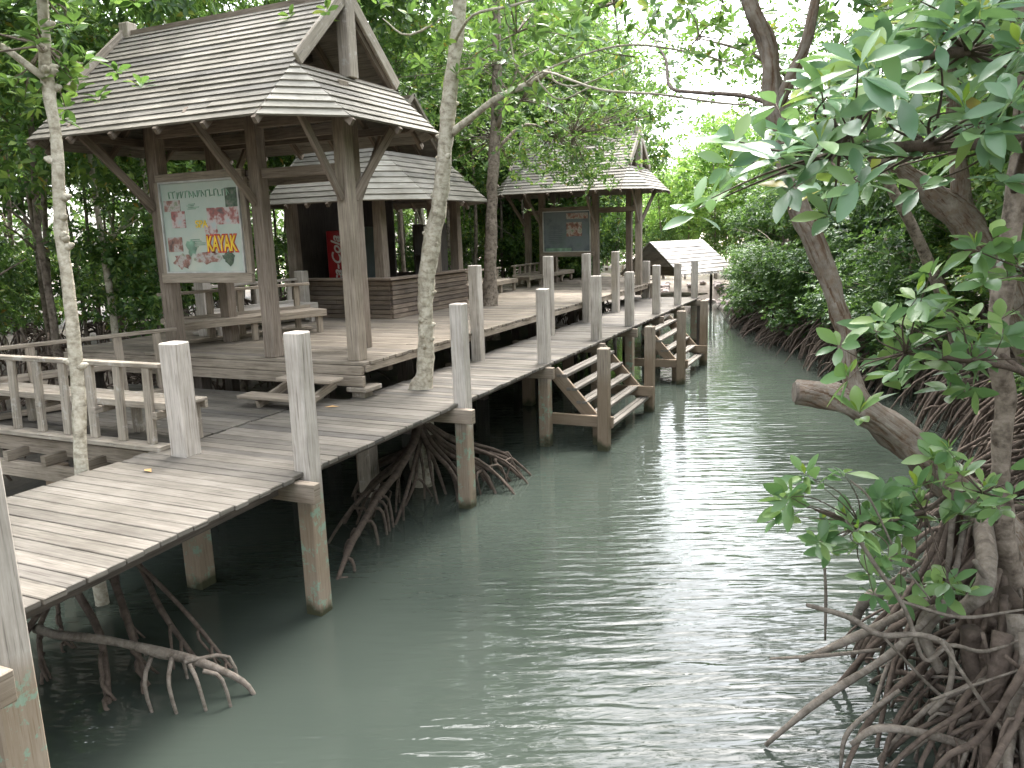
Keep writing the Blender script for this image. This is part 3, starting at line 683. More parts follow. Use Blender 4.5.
# ------------------------------------------------------------------ vegetation
import numpy as np
def leafmesh(name, cen, axis, per, ln, mat, seed=0, wid=.21, fan=(50, 85), big=False, lenvar=.3, droop=.12):
    """cen, axis: (n,3) rosette centres and directions; per leaves round each"""
    rg = np.random.default_rng(seed); cen = np.asarray(cen, float); axis = np.asarray(axis, float)
    axis /= np.linalg.norm(axis, axis=1, keepdims=True) + 1e-9; n = len(cen)
    t = np.where(np.abs(axis[:, 2:3]) > .9, np.array([[1., 0, 0]]), np.array([[0, 0, 1.]]))
    e1 = np.cross(axis, t); e1 /= np.linalg.norm(e1, axis=1, keepdims=True); e2 = np.cross(axis, e1)
    C = np.repeat(cen, per, 0); A = np.repeat(axis, per, 0); E1 = np.repeat(e1, per, 0); E2 = np.repeat(e2, per, 0); m = n * per
    ph = (np.tile(np.arange(per) * 2.4, n) + np.repeat(rg.random(n) * 6.28, per) + rg.normal(0, .25, m))[:, None]
    th = np.radians(rg.uniform(fan[0], fan[1], m))[:, None]
    rad = E1 * np.cos(ph) + E2 * np.sin(ph)
    d = A * np.cos(th) + rad * np.sin(th); s = np.cross(d, A); s /= np.linalg.norm(s, axis=1, keepdims=True) + 1e-9
    roll = rg.normal(0, .35, m)[:, None]; nn = np.cross(s, d); s, nn = s * np.cos(roll) + nn * np.sin(roll), nn * np.cos(roll) - s * np.sin(roll)
    L = (ln * (1 + rg.uniform(-lenvar, lenvar * .6, m)))[:, None]; b = C + d * L * .08 + A * rg.uniform(-.25, .1, m)[:, None] * ln
    z = np.array([[0, 0, 1.]])
    if not big:
        V = np.stack([b, b + d * L * .5 + s * L * wid + nn * L * .06, b + d * L - z * L * droop, b + d * L * .5 - s * L * wid + nn * L * .06], 1)
        k = 4; F = np.array([[0, 1, 2], [0, 2, 3]])
    else:
        pts = [b]
        mid = []
        for u, w in ((.12, .28), (.33, .82), (.58, 1.0), (.8, .68), (.93, .33)):
            c = b + d * L * u - z * L * droop * u * u
            pts += [c + s * L * wid * w + nn * L * .05 * w, c, c - s * L * wid * w + nn * L * .05 * w]
        pts.append(b + d * L - z * L * droop)
        V = np.stack(pts, 1); k = V.shape[1]; F = [[0, 1, 2], [0, 2, 3]]
        for i in range(4):
            o = 1 + 3 * i; F += [[o, o + 3, o + 4], [o, o + 4, o + 1], [o + 1, o + 4, o + 5], [o + 1, o + 5, o + 2]]
        o = 13; F += [[o, 16, o + 1], [o + 1, 16, o + 2]]; F = np.array(F)
    V = V.reshape(-1, 3); FF = (F[None] + (np.arange(m) * k)[:, None, None]).reshape(-1, 3)
    me = bpy.data.meshes.new(name); me.vertices.add(len(V)); me.vertices.foreach_set('co', V.ravel().astype(np.float32))
    me.loops.add(FF.size); me.loops.foreach_set('vertex_index', FF.ravel().astype(np.int32))
    me.polygons.add(len(FF)); me.polygons.foreach_set('loop_start', np.arange(0, FF.size, 3, dtype=np.int32))
    if big: me.polygons.foreach_set('use_smooth', [True] * len(FF))
    me.update(calc_edges=True); me.materials.append(mat); return me
def cloud(rx, rz, n, lobes, seed, flat=.9):
    """rosette points on the shells of uneven lobes; returns centres, axes"""
    rg = np.random.default_rng(seed); c = []; a = []
    for _ in range(lobes):
        u = rg.normal(size=3); u /= np.linalg.norm(u); o = u * np.array([rx, rx, rz]) * rg.uniform(.25, .85)
        r = rg.uniform(.22, .42) * min(rx, rz * 1.2); k = n // lobes
        v = rg.normal(size=(k, 3)); v /= np.linalg.norm(v, axis=1, keepdims=True)
        rr = r * (1 - rg.random(k) ** 2 * .6)[:, None] * np.array([1.25, 1.25, .75])
        c.append(o + v * rr); a.append(v + np.array([0, 0, flat]) + rg.normal(0, .35, (k, 3)))
    return np.concatenate(c), np.concatenate(a)
CR = {}
def crown(key, rx, rz, n, lobes, ln, mat, nv=3, per=7):
    CR[key] = []
    for i in range(nv):
        c, a = cloud(rx, rz, n, lobes, hash((len(CR), i)) % 1000 + i)
        CR[key].append(leafmesh('crown', c, a, per, ln, M[mat], seed=i + 5))
crown('mid', 1.7, 2.3, 1300, 26, .125, 'leaf', 4)
crown('low', 1.1, 1.1, 520, 14, .115, 'leaf', 3)
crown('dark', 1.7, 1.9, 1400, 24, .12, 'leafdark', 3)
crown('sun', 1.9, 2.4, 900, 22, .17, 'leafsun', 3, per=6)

def trunk_mesh(seed, h, r, mat, branches=4, stems=1, n=6, lean=.25):
    rs = random.Random(seed); mb = MB()
    for s in range(stems):
        a = rs.random() * 6.28; px = py = 0; pts = [(0, 0, -.5)]; rad = [r * 1.3]
        dx, dy = math.cos(a) * lean * rs.random(), math.sin(a) * lean * rs.random(); m = 7
        for i in range(m):
            z = h * (i + .5) / m; px += dx * .35 + rs.uniform(-.07, .07); py += dy * .35 + rs.uniform(-.07, .07)
            pts.append((px, py, z)); rad.append(r * (1 - .75 * i / m))
        mb.tube(pts, rad, n, .25, 2)
        for b in range(branches):
            i = rs.randint(3, m); q = pts[i]; aa = rs.random() * 6.28; L = rs.uniform(.6, 1.5)
            mb.tube([q, (q[0] + math.cos(aa) * L * .4, q[1] + math.sin(aa) * L * .4, q[2] + L * .35), (q[0] + math.cos(aa) * L, q[1] + math.sin(aa) * L, q[2] + L * .7)], [rad[i] * .55, rad[i] * .35, .008], 5, 0, 2)
    return mb.mesh('trunk', M[mat], True)
TM = [trunk_mesh(k, 7.0, .06 + .012 * (k % 3), 'bark', 5, 1 + (k % 3 == 2)) for k in range(6)]
TMP = [trunk_mesh(k + 20, 7.0, .07, 'pale_bark', 3, 1) for k in range(3)]
def roots_mesh(seed, n, R0, R1, h, mat='root', r=.022, bias=None):
    rs = random.Random(seed); mb = MB()
    for k in range(n):
        a = rs.random() * 6.28 if bias is None else bias + rs.gauss(0, .7); L = rs.uniform(R0, R1); hh = rs.uniform(.35, 1) * h
        c, s = math.cos(a), math.sin(a); j = rs.uniform(-.15, .15)
        pts = [(0, 0, hh), (c * L * .3, s * L * .3, hh * 1.0), (c * L * .7 - s * j, s * L * .7 + c * j, hh * .55), (c * L, s * L, -.45)]
        rr = r * rs.uniform(.6, 1.3); mb.tube(pts, [rr * 1.2, rr, rr * .9, rr * .7], 5, 0, 3)
        if rs.random() < .5:
            q = pts[2]; a2 = a + rs.uniform(-.9, .9); mb.tube([q, (q[0] + math.cos(a2) * .25, q[1] + math.sin(a2) * .25, q[2] * .7), (q[0] + math.cos(a2) * .4, q[1] + math.sin(a2) * .4, -.45)], [rr * .7, rr * .6, rr * .5], 5, 0, 2)
    return mb.mesh('prop_roots', M[mat], True)
RM = [roots_mesh(k, 12, .35, 1.1, 1.2, r=.024) for k in range(4)]
RMW = [roots_mesh(40 + k, 26, .6, 2.1, 1.15, r=.028, bias=PI) for k in range(3)]    # reaching out over the water
def tree(x, y, key, label, group, hs=1.0, cs=1.0, cz=5.6, low=None, roots=True, pale=False, wroots=None, cat='tree', name='mangrove_tree', rs=random, cshift=(0, 0)):
    z = max(gz(x, y), -.2); t = thing(name, label, cat, (x, y, z), group)
    o = link('trunk', rs.choice(TMP if pale else TM), t, rz=rs.random() * 6.28, sc=(1, 1, hs))
    if key: link('crown', rs.choice(CR[key]), t, (cshift[0] + rs.uniform(-.3, .3), cshift[1] + rs.uniform(-.3, .3), cz), rs.random() * 6.28, (cs, cs, cs * rs.uniform(.9, 1.15)))
    if low: link('lower_foliage', rs.choice(CR[low]), t, (rs.uniform(-.5, .5), rs.uniform(-.5, .5), rs.uniform(2.0, 3.0)), rs.random() * 6.28, (1, 1, rs.uniform(.8, 1.3)))
    if wroots is not None: link('prop_roots', rs.choice(RMW), t, (0, 0, 0), wroots + rs.uniform(-.3, .3), (1, 1, rs.uniform(.75, 1.1)))
    elif roots: link('prop_roots', rs.choice(RM), t, rz=rs.random() * 6.28, sc=(1.1, 1.1, rs.uniform(.7, 1.3)))
    return t
def scatter(n, x0, x1, y0, y1, dmin, ok, seed):
    rs = random.Random(seed); P_ = []; tries = 0
    while len(P_) < n and tries < n * 60:
        tries += 1; x, y = rs.uniform(x0, x1), rs.uniform(y0, y1)
        if ok(x, y) and all((x - a) ** 2 + (y - b) ** 2 > dmin * dmin for a, b in P_): P_.append((x, y))
    return P_
CX, CY = 4.31, -5.36
def ang(x, y): return math.degrees(math.atan2(-(x - CX), y - CY)) - 24.6     # left of the view axis
rs = random.Random(11)
# left forest behind the pavilions
for x, y in scatter(78, -21, -7.3, 1.5, 26, 1.15, lambda x, y: -2 < ang(x, y) < 37, 1):
    d = math.hypot(x - CX, y - CY)
    tree(x, y, 'mid' if rs.random() < .75 else 'dark', 'slender mangrove tree of the dense forest on the left, behind the platform and its pavilions', 'mangrove forest behind the platform',
         hs=rs.uniform(.9, 1.3), cs=rs.uniform(.95, 1.3), cz=rs.uniform(5.6, 7.8), low='low' if rs.random() < .38 else None, pale=rs.random() < .5, rs=rs)
# trees beyond the far end of the platform
for x, y in scatter(17, -9, -3.3, 19.8, 28, 1.5, lambda x, y: x < lin(LB, y) - .4 - max(0, y - 20) * .75, 2):
    tree(x, y, 'mid', 'leafy mangrove tree beyond the farthest pavilion, left of the hut', 'trees beyond the farthest pavilion', hs=rs.uniform(.9, 1.2), cs=rs.uniform(1, 1.3), cz=rs.uniform(4.2, 6.6), low='low', pale=rs.random() < .4, rs=rs)
# sunlit trees on the far bank
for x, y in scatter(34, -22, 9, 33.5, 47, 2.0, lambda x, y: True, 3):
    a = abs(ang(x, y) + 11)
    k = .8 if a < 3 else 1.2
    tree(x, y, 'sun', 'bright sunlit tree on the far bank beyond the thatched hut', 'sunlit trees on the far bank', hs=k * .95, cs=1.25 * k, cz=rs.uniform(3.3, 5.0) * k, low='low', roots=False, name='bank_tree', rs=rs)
# right bank
for x, y in scatter(52, .3, 13, 4.5, 33, 1.2, lambda x, y: .55 < x - lin(RB, y) < 6.5 and x < CX + .148 * (y - CY) + 2.6 and y + x * .3 < 33 and (y < 10 or x - 1.3 > CX - .164 * (y - CY)), 4):
    e = x - lin(RB, y); near = e < 2.0
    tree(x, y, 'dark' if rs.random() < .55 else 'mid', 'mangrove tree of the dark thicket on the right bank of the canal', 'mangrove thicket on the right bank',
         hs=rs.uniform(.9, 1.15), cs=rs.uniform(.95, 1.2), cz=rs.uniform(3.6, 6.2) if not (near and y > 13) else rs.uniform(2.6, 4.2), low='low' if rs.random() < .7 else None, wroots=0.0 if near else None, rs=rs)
# low bushy saplings overhanging the water farther up the right bank
for k, y in enumerate([11.5, 12.8, 14.2, 15.6, 17, 18.4, 19.8, 21.2, 22.6, 24, 25.6, 27]):
    x = max(lin(RB, y) + rs.uniform(.1, .5), CX - .15 * (y - CY) + .6)
    t = tree(x, y, None, 'low bushy mangrove overhanging the water along the right bank', 'bushes overhanging the right bank', roots=False, wroots=rs.uniform(-.4, .3), hs=.45, name='mangrove_bush', cat='bush', rs=rs)
    link('crown', rs.choice(CR['dark']), t, (-.3, 0, rs.uniform(1.5, 2.0)), rs.random() * 6, (.9, .9, .75))
# trees of the thicket around and behind the viewpoint, over the canal
for x, y in scatter(20, -16, -5.5, -22, 1.0, 1.6, lambda x, y: not (x > -6 and y > -1.5), 7) + scatter(22, 7.5, 16, -22, 5, 1.6, lambda x, y: ang(x, y) < -36 or x > 7.5, 9):
    tree(x, y, 'mid', 'mangrove tree of the thicket on the near banks beside the viewpoint', 'thicket on the near banks', hs=1.15, cs=rs.uniform(1.3, 1.6), cz=rs.uniform(6, 8), roots=False, rs=rs)
for x, y, z in ((-4.2, 19.6, 7.6), (-5.6, 21.5, 8.6), (-6.0, 23.0, 9.4), (-7.5, 20.0, 8.8), (-6.4, 24.5, 10.2), (-9.2, 22.4, 9.6), (-8.6, 26.5, 9.8), (-3.7, 21.0, 6.4), (-8.6, 18.0, 8.2)):
    tree(x, y, 'mid', 'tall mangrove tree with a high crown beyond the farthest pavilion', 'tall trees beyond the farthest pavilion', hs=1.5, cs=1.45, cz=z, low='low', rs=rs)
# tall trees rooted on the mud beneath and beside the decks, their crowns meeting over the roofs
for x, y, z in ((-6.9, .4, 8.6), (-8.3, 3.4, 8.8), (-6.9, 6.3, 9.2), (-7.2, 9.2, 8.8), (-7.0, 12.5, 8.6), (-6.8, 16.5, 8.4), (-5.4, -3.6, 8.2), (-7.0, -2.2, 8.5)):
    tree(x, y, 'mid', 'tall mangrove tree close behind the pavilions, its crown spreading above their roofs', 'tall trees close behind the pavilions', hs=1.3, cs=1.5, cz=z, roots=True, rs=rs, cshift=(1.0, 0))
# far-off wood closing the view on all sides
def far_wood():
    C_ = []; A_ = []; rg = np.random.default_rng(3)
    for (ax_, ay_, bx_, by_, n, z0, z1, dep) in ((-24, -4, -26, 30, 3600, .4, 10, 4), (-26, 30, -10, 50, 1800, .4, 9, 4), (14, 2, 15, 34, 2200, .4, 10, 3), (15, 34, 6, 52, 1000, .4, 9, 3), (-12, 50, 8, 53, 1500, .4, 6.3, 3)):
        u = rg.random((n, 1)); p = np.array([[ax_, ay_, 0]]) * (1 - u) + np.array([[bx_, by_, 0]]) * u
        p = p + rg.normal(0, 1, (n, 3)) * [dep * .4, dep * .4, 0]; p[:, 2] = rg.uniform(z0, z1, n) + np.sin(p[:, 0] * .9 + p[:, 1] * .7) * .6
        C_.append(p); A_.append(rg.normal(0, 1, (n, 3)) + [0, 0, .8])
    me = leafmesh('far_wood', np.concatenate(C_), np.concatenate(A_), 7, .42, M['leaf'], 9)
    o = link('far_wood', me); tag(o, 'far-off mass of mangrove woodland closing the view behind the nearer trees', 'woodland', kind='stuff')
far_wood()
# low undergrowth of bare root tangle on the mud behind the platform
def tangle():
    mb = MB(); r = random.Random(8)
    for k in range(420):
        x = r.uniform(-15, -5.9); y = r.uniform(1, 20)
        if k > 330: x = lin(RB, y := r.uniform(5, 24)) + r.uniform(.2, 3)
        L = r.uniform(.5, 1.6); a = r.random() * 6.28; h = r.uniform(.2, 1.5)
        mb.tube([(x, y, -.1 + max(0, gz(x, y))), (x + math.cos(a) * L * .25, y + math.sin(a) * L * .25, h), (x + math.cos(a) * L * .8, y + math.sin(a) * L * .8, h * .8), (x + math.cos(a) * L * 1.1, y + math.sin(a) * L * 1.1, -.1)], [.016, .02, .018, .012], 4, 0, 3)
    o = obj('root_tangle', mb, M['root'], None, True); tag(o, 'tangle of thin arching mangrove roots over the mud behind the platform and on the right bank', 'roots', kind='stuff')
tangle()

# ---- the three trees standing in and beside the decks
def rosette_branches(par, hub, cens, mat, r0=.012, sag=.05, name='twig'):
    by = {}
    for c in cens:
        h = min(hub, key=lambda q: (Vector(q) - Vector(c)).length); by.setdefault(h, []).append(c)
    for h, cs in by.items():
        mb = MB(); h = Vector(h)
        for c in cs:
            c = Vector(c); mid = h.lerp(c, .55) + Vector((random.uniform(-.06, .06), random.uniform(-.06, .06), random.uniform(-sag, sag)))
            mb.tube([h, mid, c], [r0, r0 * .6, r0 * .3], 5, 0, 4)
        obj(name, mb, M[mat], par, True)
def knots(mb, pts, k, r, rs_):
    for _ in range(k):
        i = rs_.randint(0, len(pts) - 2); u = rs_.random(); p = Vector(pts[i]).lerp(Vector(pts[i + 1]), u)
        a = rs_.random() * 6.28; d = Vector((math.cos(a), math.sin(a), .3)); mb.tube([p, p + d * r * .9, p + d * r * 1.35], [r * .6, r * .45, r * .15], 6, 0, 1)
# slim trunk at the near deck
t = thing('mangrove_tree', 'slim pale knobbly trunk rising beside the near railing bench at the boardwalk edge', 'tree', (0, 0, 0))
pts = [(-2.0, -.84, -.3), (-2.0, -.86, 1.25), (-2.03, -.76, 2.0), (-2.02, -.74, 2.79), (-2.05, -.7, 3.4), (-2.02, -.66, 4.06), (-2.06, -.63, 4.7), (-2.0, -.62, 5.35), (-2.0, -.6, 6.4), (-2.1, -.5, 7.5)]
mb = MB(); mb.tube(pts, [.07, .06, .055, .05, .052, .047, .05, .044, .04, .03], 10, .35, 5); knots(mb, pts[1:8], 16, .075, rs); obj('trunk', mb, M['pale_bark'], t, True)
mb = MB(); mb.tube([(-2.03, -.65, 4.62), (-2.35, -.9, 4.95), (-2.75, -1.1, 5.05)], [.035, .028, .02], 6, .2, 3); obj('branch', mb, M['pale_bark'], t, True)
rg = np.random.default_rng(4)
cc = np.array([-2.15, -.75, 5.35]) + rg.normal(0, 1, (90, 3)) * [.55, .5, .42]; cc = cc[(cc[:, 2] > 4.55)]
far = np.array([-2.35, -.35, 4.62]) + rg.normal(0, 1, (16, 3)) * [.22, .2, .16]; cc = np.concatenate([cc, far])
o = link('foliage', leafmesh('foliage', cc, rg.normal(0, .4, (len(cc), 3)) + [0, 0, 1], 8, .15, M['leaf'], 3, big=True, wid=.2), t)
rosette_branches(t, [(-2.03, -.64, 4.9), (-2.0, -.62, 5.3), (-2.0, -.6, 5.8)], [tuple(c) for c in cc[::2]], 'bark')
for tip in ((.05, -1.25), (-.3, -1.27), (-.47, -2.0), (-1.09, -1.2), (-.39, -1.72), (-1.3, -1.9), (-1.6, -1.5), (-.9, -2.6), (-1.9, -2.2)):
    L = Vector((tip[0], tip[1], -.1)); h = Vector((-1.95, -1.0, .85)); r = random.uniform(.02, .034); mb = MB()
    m1 = h.lerp(L, .35) + Vector((0, random.uniform(-.15, .15), .08)); m2 = h.lerp(L, .75) + Vector((0, random.uniform(-.1, .1), .22))
    mb.tube([h, m1, m2, L], [r * 1.2, r, r * .9, r * .6], 6, .15, 4)
    for k in range(3):
        q = m2.lerp(L, .2 + .25 * k); mb.tube([q, q + Vector((.1, -.1, -.02)), q + Vector((.2, random.uniform(-.2, .1), -.35))], [r * .6, r * .5, r * .3], 5, 0, 2)
    obj('prop_root', mb, M['root'], t, True)
mb = MB(); mb.tube([(-1.3, -1.9, .42), (-.87, -2.01, .5), (-.55, -1.87, .45), (-.23, -1.72, .34), (.03, -1.6, .25), (.3, -1.49, .1), (.42, -1.45, -.1)], [.035, .034, .032, .04, .03, .022, .012], 7, .3, 4)
for k, (x, y) in enumerate(((-.2, -1.9), (-.02, -1.85), (.1, -1.4), (.15, -1.75), (-.3, -1.5), (.28, -1.65))): mb.tube([(x - .12, -1.7, .32 - k * .01), (x, y, .2), (x + .08, y, -.15)], [.018, .015, .01], 5, 0, 3)
obj('prop_root', mb, M['rootpale'], t, True)
# trunk through the walkway
t = thing('mangrove_tree', 'pale mottled trunk growing up through a gap in the boardwalk planks', 'tree', (0, 0, 0))
pts = [(-.95, 3.15, -.4), (-.93, 3.2, .7), (-.92, 3.22, 1.28), (-.86, 3.24, 1.5), (-.82, 3.25, 2.06), (-.8, 3.27, 2.55), (-.73, 3.3, 3.07), (-.62, 3.34, 3.5), (-.55, 3.37, 3.92), (-.49, 3.4, 4.4), (-.43, 3.42, 4.86), (-.27, 3.51, 5.99), (-.2, 3.6, 7.4)]
mb = MB(); mb.tube(pts, [.14, .15, .16, .115, .1, .1, .108, .1, .098, .092, .088, .078, .05], 12, .35, 5); knots(mb, pts[3:11], 22, .1, rs); obj('trunk', mb, M['pale_bark'], t, True)
for ps, r in (([(-.45, 3.42, 4.45), (-.1, 3.45, 4.66), (.2, 3.5, 4.84), (.53, 3.65, 4.98), (.9, 3.4, 5.05)], .05), ([(-.35, 3.45, 5.5), (.2, 2.9, 5.62), (.7, 2.82, 5.63), (1.3, 3.0, 5.75)], .02),
              ([(.53, 3.65, 4.98), (.75, 3.1, 4.9), (.99, 3.02, 4.98), (1.5, 3.2, 5.15), (1.93, 3.45, 5.21), (2.53, 3.72, 5.09), (2.92, 3.9, 4.95)], .014), ([(.9, 3.4, 5.05), (1.3, 2.2, 4.8), (1.55, 1.9, 4.7), (2.0, 1.83, 4.51), (2.5, 2.06, 4.45), (3.0, 2.29, 4.36), (3.34, 2.44, 4.33)], .014),
              ([(.53, 3.6, 4.98), (.5, 3.36, 5.12), (.47, 3.33, 5.31), (.42, 3.32, 5.6)], .013), ([(1.4, 3.3, 4.8), (1.14, 3.08, 4.67), (.95, 3.01, 4.83), (.9, 2.99, 4.98)], .011), ([(.9, 3.4, 5.05), (1.1, 3.1, 4.85), (1.5, 2.8, 4.75), (2.1, 2.7, 4.9)], .012), ([(-.3, 3.5, 5.9), (-.8, 3.2, 5.6), (-1.1, 3.1, 5.8)], .015)):
    mb = MB(); mb.tube(ps, [r] + [r * .8] * (len(ps) - 2) + [r * .4], 6, .15, 4); obj('branch', mb, M['pale_bark'], t, True)
rg = np.random.default_rng(6)
cc = np.concatenate([np.array(c) + rg.normal(0, 1, (k, 3)) * s for c, k, s in (((.6, 3.6, 5.5), 40, (.5, .5, .3)), ((-.3, 3.6, 6.6), 120, (1.0, 1.0, .6)), ((1.6, 3.6, 5.6), 45, (.6, .6, .3)), ((2.6, 4.2, 5.7), 50, (.6, .7, .4)), ((.3, 3.4, 4.95), 10, (.3, .2, .1)))])
link('foliage', leafmesh('foliage', cc, rg.normal(0, .5, (len(cc), 3)) + [0, 0, .8], 8, .15, M['leaf'], 5, big=True, wid=.2), t)
rosette_branches(t, [(-.27, 3.5, 6.0), (.6, 3.6, 5.1), (1.9, 3.5, 5.25), (-.2, 3.6, 6.8), (2.5, 3.8, 5.3), (2.7, 4.1, 5.8), (1.3, 3.3, 5.3), (1.6, 3.6, 5.7), (.5, 3.4, 5.5)], [tuple(c) for c in cc[::5]], 'bark', .01)
rr = random.Random(3)
hubs = [(-.95, 3.1, .95), (-.9, 3.2, .75)]
tips = [(.38, 4.05), (.45, 3.7), (.37, 3.39), (.5, 3.2), (.21, 3.13), (-.2, 3.6), (-.64, 3.95), (-.1, 3.0), (-.3, 2.5), (-.67, 2.06), (-.61, 2.65), (-.5, 1.7), (-.9, 1.5), (-1.3, 2.0), (-.9, .9), (-1.6, 2.4), (-1.8, 3.0), (-1.5, 4.0), (-.2, 4.4), (.1, 4.3), (.05, 3.35), (.3, 3.9), (-.35, 3.2), (-1.1, 1.5), (-.75, 2.3), (.2, 4.0), (-.4, 2.9), (-.15, 2.7)]
for x, y in tips:
    h = Vector(hubs[rr.randint(0, 1)]); L = Vector((x, y, -.12)); r = rr.uniform(.018, .036); mb = MB()
    m1 = h.lerp(L, .3) + Vector((0, 0, -.02)); m2 = h.lerp(L, .72) + Vector((rr.uniform(-.1, .1), rr.uniform(-.1, .1), .14))
    mb.tube([h, m1, m2, L], [r * 1.3, r, r * .85, r * .5], 6, .2, 4)
    if rr.random() < .6:
        q = m2; mb.tube([q, q + Vector((rr.uniform(-.1, .2), rr.uniform(-.2, .2), -.04)), q + Vector((rr.uniform(-.1, .3), rr.uniform(-.3, .3), -.5))], [r * .7, r * .6, r * .4], 5, 0, 3)
    obj('prop_root', mb, M['root'], t, True)
mb = MB(); ps = [(-.92, 3.1, .9), (-.75, 2.7, .72), (-.68, 2.2, .5), (-.66, 1.75, .34), (-.5, 1.2, .24), (-.36, .75, .16), (-.22, .29, -.05)]
mb.tube(ps, [.05, .045, .042, .045, .04, .034, .02], 8, .3, 4)
for k in range(14):
    q = Vector(ps[2 + k % 4]).lerp(Vector(ps[3 + k % 4]), rr.random()); a = rr.uniform(-.6, .6) + (0 if k % 2 else PI)
    mb.tube([q, q + Vector((math.cos(a) * .12, math.sin(a) * .12, -.05)), q + Vector((math.cos(a) * .22, math.sin(a) * .2 - .08, -.5))], [.02, .018, .012], 5, 0, 3)
obj('prop_root', mb, M['root'], t, True)
for k, (x, y, z, s) in enumerate(((-1.0, 3.6, 8.6, .9),)): link('crown', CR['mid'][k % 4], t, (x, y, z), k, (s, s, .7))
# trunk in the middle of the platform
t = thing('mangrove_tree', 'slender grey trunk standing on the platform between the kiosk and the farthest pavilion', 'tree', (0, 0, 0))
pts = [(-3.0, 9.6, 1.0), (-3.02, 9.65, 1.8), (-2.98, 9.66, 2.6), (-2.91, 9.7, 3.94), (-2.84, 9.73, 4.9), (-2.75, 9.77, 5.92), (-2.7, 9.8, 8)]
mb = MB(); mb.tube(pts, [.2, .17, .13, .125, .12, .11, .07], 10, .3, 4); knots(mb, pts[2:], 8, .12, rs)
mb.tube([(-2.8, 9.74, 5.3), (-2.4, 9.5, 5.8), (-2.1, 9.4, 6.5)], [.06, .05, .03], 6, .2, 3); mb.tube([(-2.84, 9.73, 4.9), (-2.5, 10.6, 5.5), (-2.2, 11.6, 5.4)], [.05, .035, .015], 6, .2, 3); obj('trunk', mb, M['bark'], t, True)
rg = np.random.default_rng(12)
cc = np.concatenate([np.array(c) + rg.normal(0, 1, (k, 3)) * s for c, k, s in (((-2.4, 10.2, 6.6), 420, (1.2, 1.2, .8)), ((-1.5, 10.6, 5.3), 130, (.8, .8, .5)), ((-1.3, 10.9, 4.5), 55, (.45, .5, .22)), ((-.4, 10.6, 6.2), 170, (.7, .9, .7)), ((-3.6, 10.4, 5.6), 120, (.7, .8, .5)), ((-2.3, 12.0, 5.2), 260, (.85, .6, .42)), ((-1.9, 12.2, 4.7), 60, (.6, .4, .2)), ((-3.1, 11.2, 5.2), 70, (.5, .5, .4)), ((-1.2, 12.0, 5.7), 60, (.4, .5, .35)))])
link('foliage', leafmesh('foliage', cc, rg.normal(0, .5, (len(cc), 3)) + [0, 0, .8], 7, .14, M['leaf'], 6, wid=.2), t)
rosette_branches(t, [(-2.8, 9.74, 5.2), (-2.1, 9.5, 5.8), (-1.4, 10.5, 5.2), (-2.7, 9.8, 6.6), (-2.2, 11.6, 5.4)], [tuple(c) for c in cc[::8]], 'bark', .014)

for k, (x, y, z, s) in enumerate(((-2.9, 9.8, 9.2, 1.2), (-3.9, 8.6, 8.8, 1.2))): link('crown', CR['mid'][k % 4], t, (x, y, z), k, (s, s, .75))
# ---- gnarled foreground mangrove on the right
t = thing('mangrove_tree', 'gnarled foreground mangrove with a sawn-off leaning limb, tangled roots and big glossy leaves', 'tree', (0, 0, 0))
mb = MB(); mb.tube([(5.45, .95, -.3), (5.35, .9, .7), (5.15, .8, 1.15), (4.91, .74, 1.43), (4.6, .6, 1.74), (4.28, .45, 2.0), (4.08, .36, 2.08), (3.9, .3, 2.1)], [.2, .17, .15, .135, .115, .115, .095, .085], 14, .5, 6)
obj('trunk', mb, M['brown_bark'], t, True)
mb = MB(); mb.tube([(3.905, .3, 2.1), (3.885, .293, 2.101)], [.075, .072], 14, 0, 1); obj('cut_end', mb, M['rootpale'], t)
mb = MB(); mb.tube([(4.33, .46, 1.96), (4.24, .43, 2.2), (4.18, .4, 2.55), (4.02, .33, 3.01), (3.9, .28, 3.3), (3.82, .24, 3.54), (3.7, .2, 4.0), (3.66, .16, 4.35), (3.5, .1, 4.8), (3.35, .2, 5.8)], [.08, .062, .056, .07, .073, .07, .06, .054, .045, .035], 12, .45, 5)
mb.tube([(3.83, .24, 3.5), (3.78, .3, 3.9), (3.66, .4, 4.25), (3.5, .5, 4.75), (3.3, .6, 5.6)], [.05, .05, .045, .04, .03], 8, .3, 4)
mb.tube([(3.72, .2, 4.0), (3.9, .1, 4.4), (4.0, -.05, 5.0)], [.04, .035, .02], 8, .3, 4); obj('limb', mb, M['brown_bark'], t, True)
mb = MB(); mb.tube([(5.4, .95, -.3), (5.36, .8, .6), (5.24, .62, 1.1), (5.19, .54, 1.52), (5.17, .53, 2.07), (5.1, .5, 2.5), (5.12, .51, 3.05), (5.14, .5, 3.84), (5.08, .49, 4.6), (5.1, .5, 6)], [.15, .11, .085, .06, .065, .068, .058, .055, .05, .035], 12, .4, 5); obj('limb', mb, M['bark'], t, True)
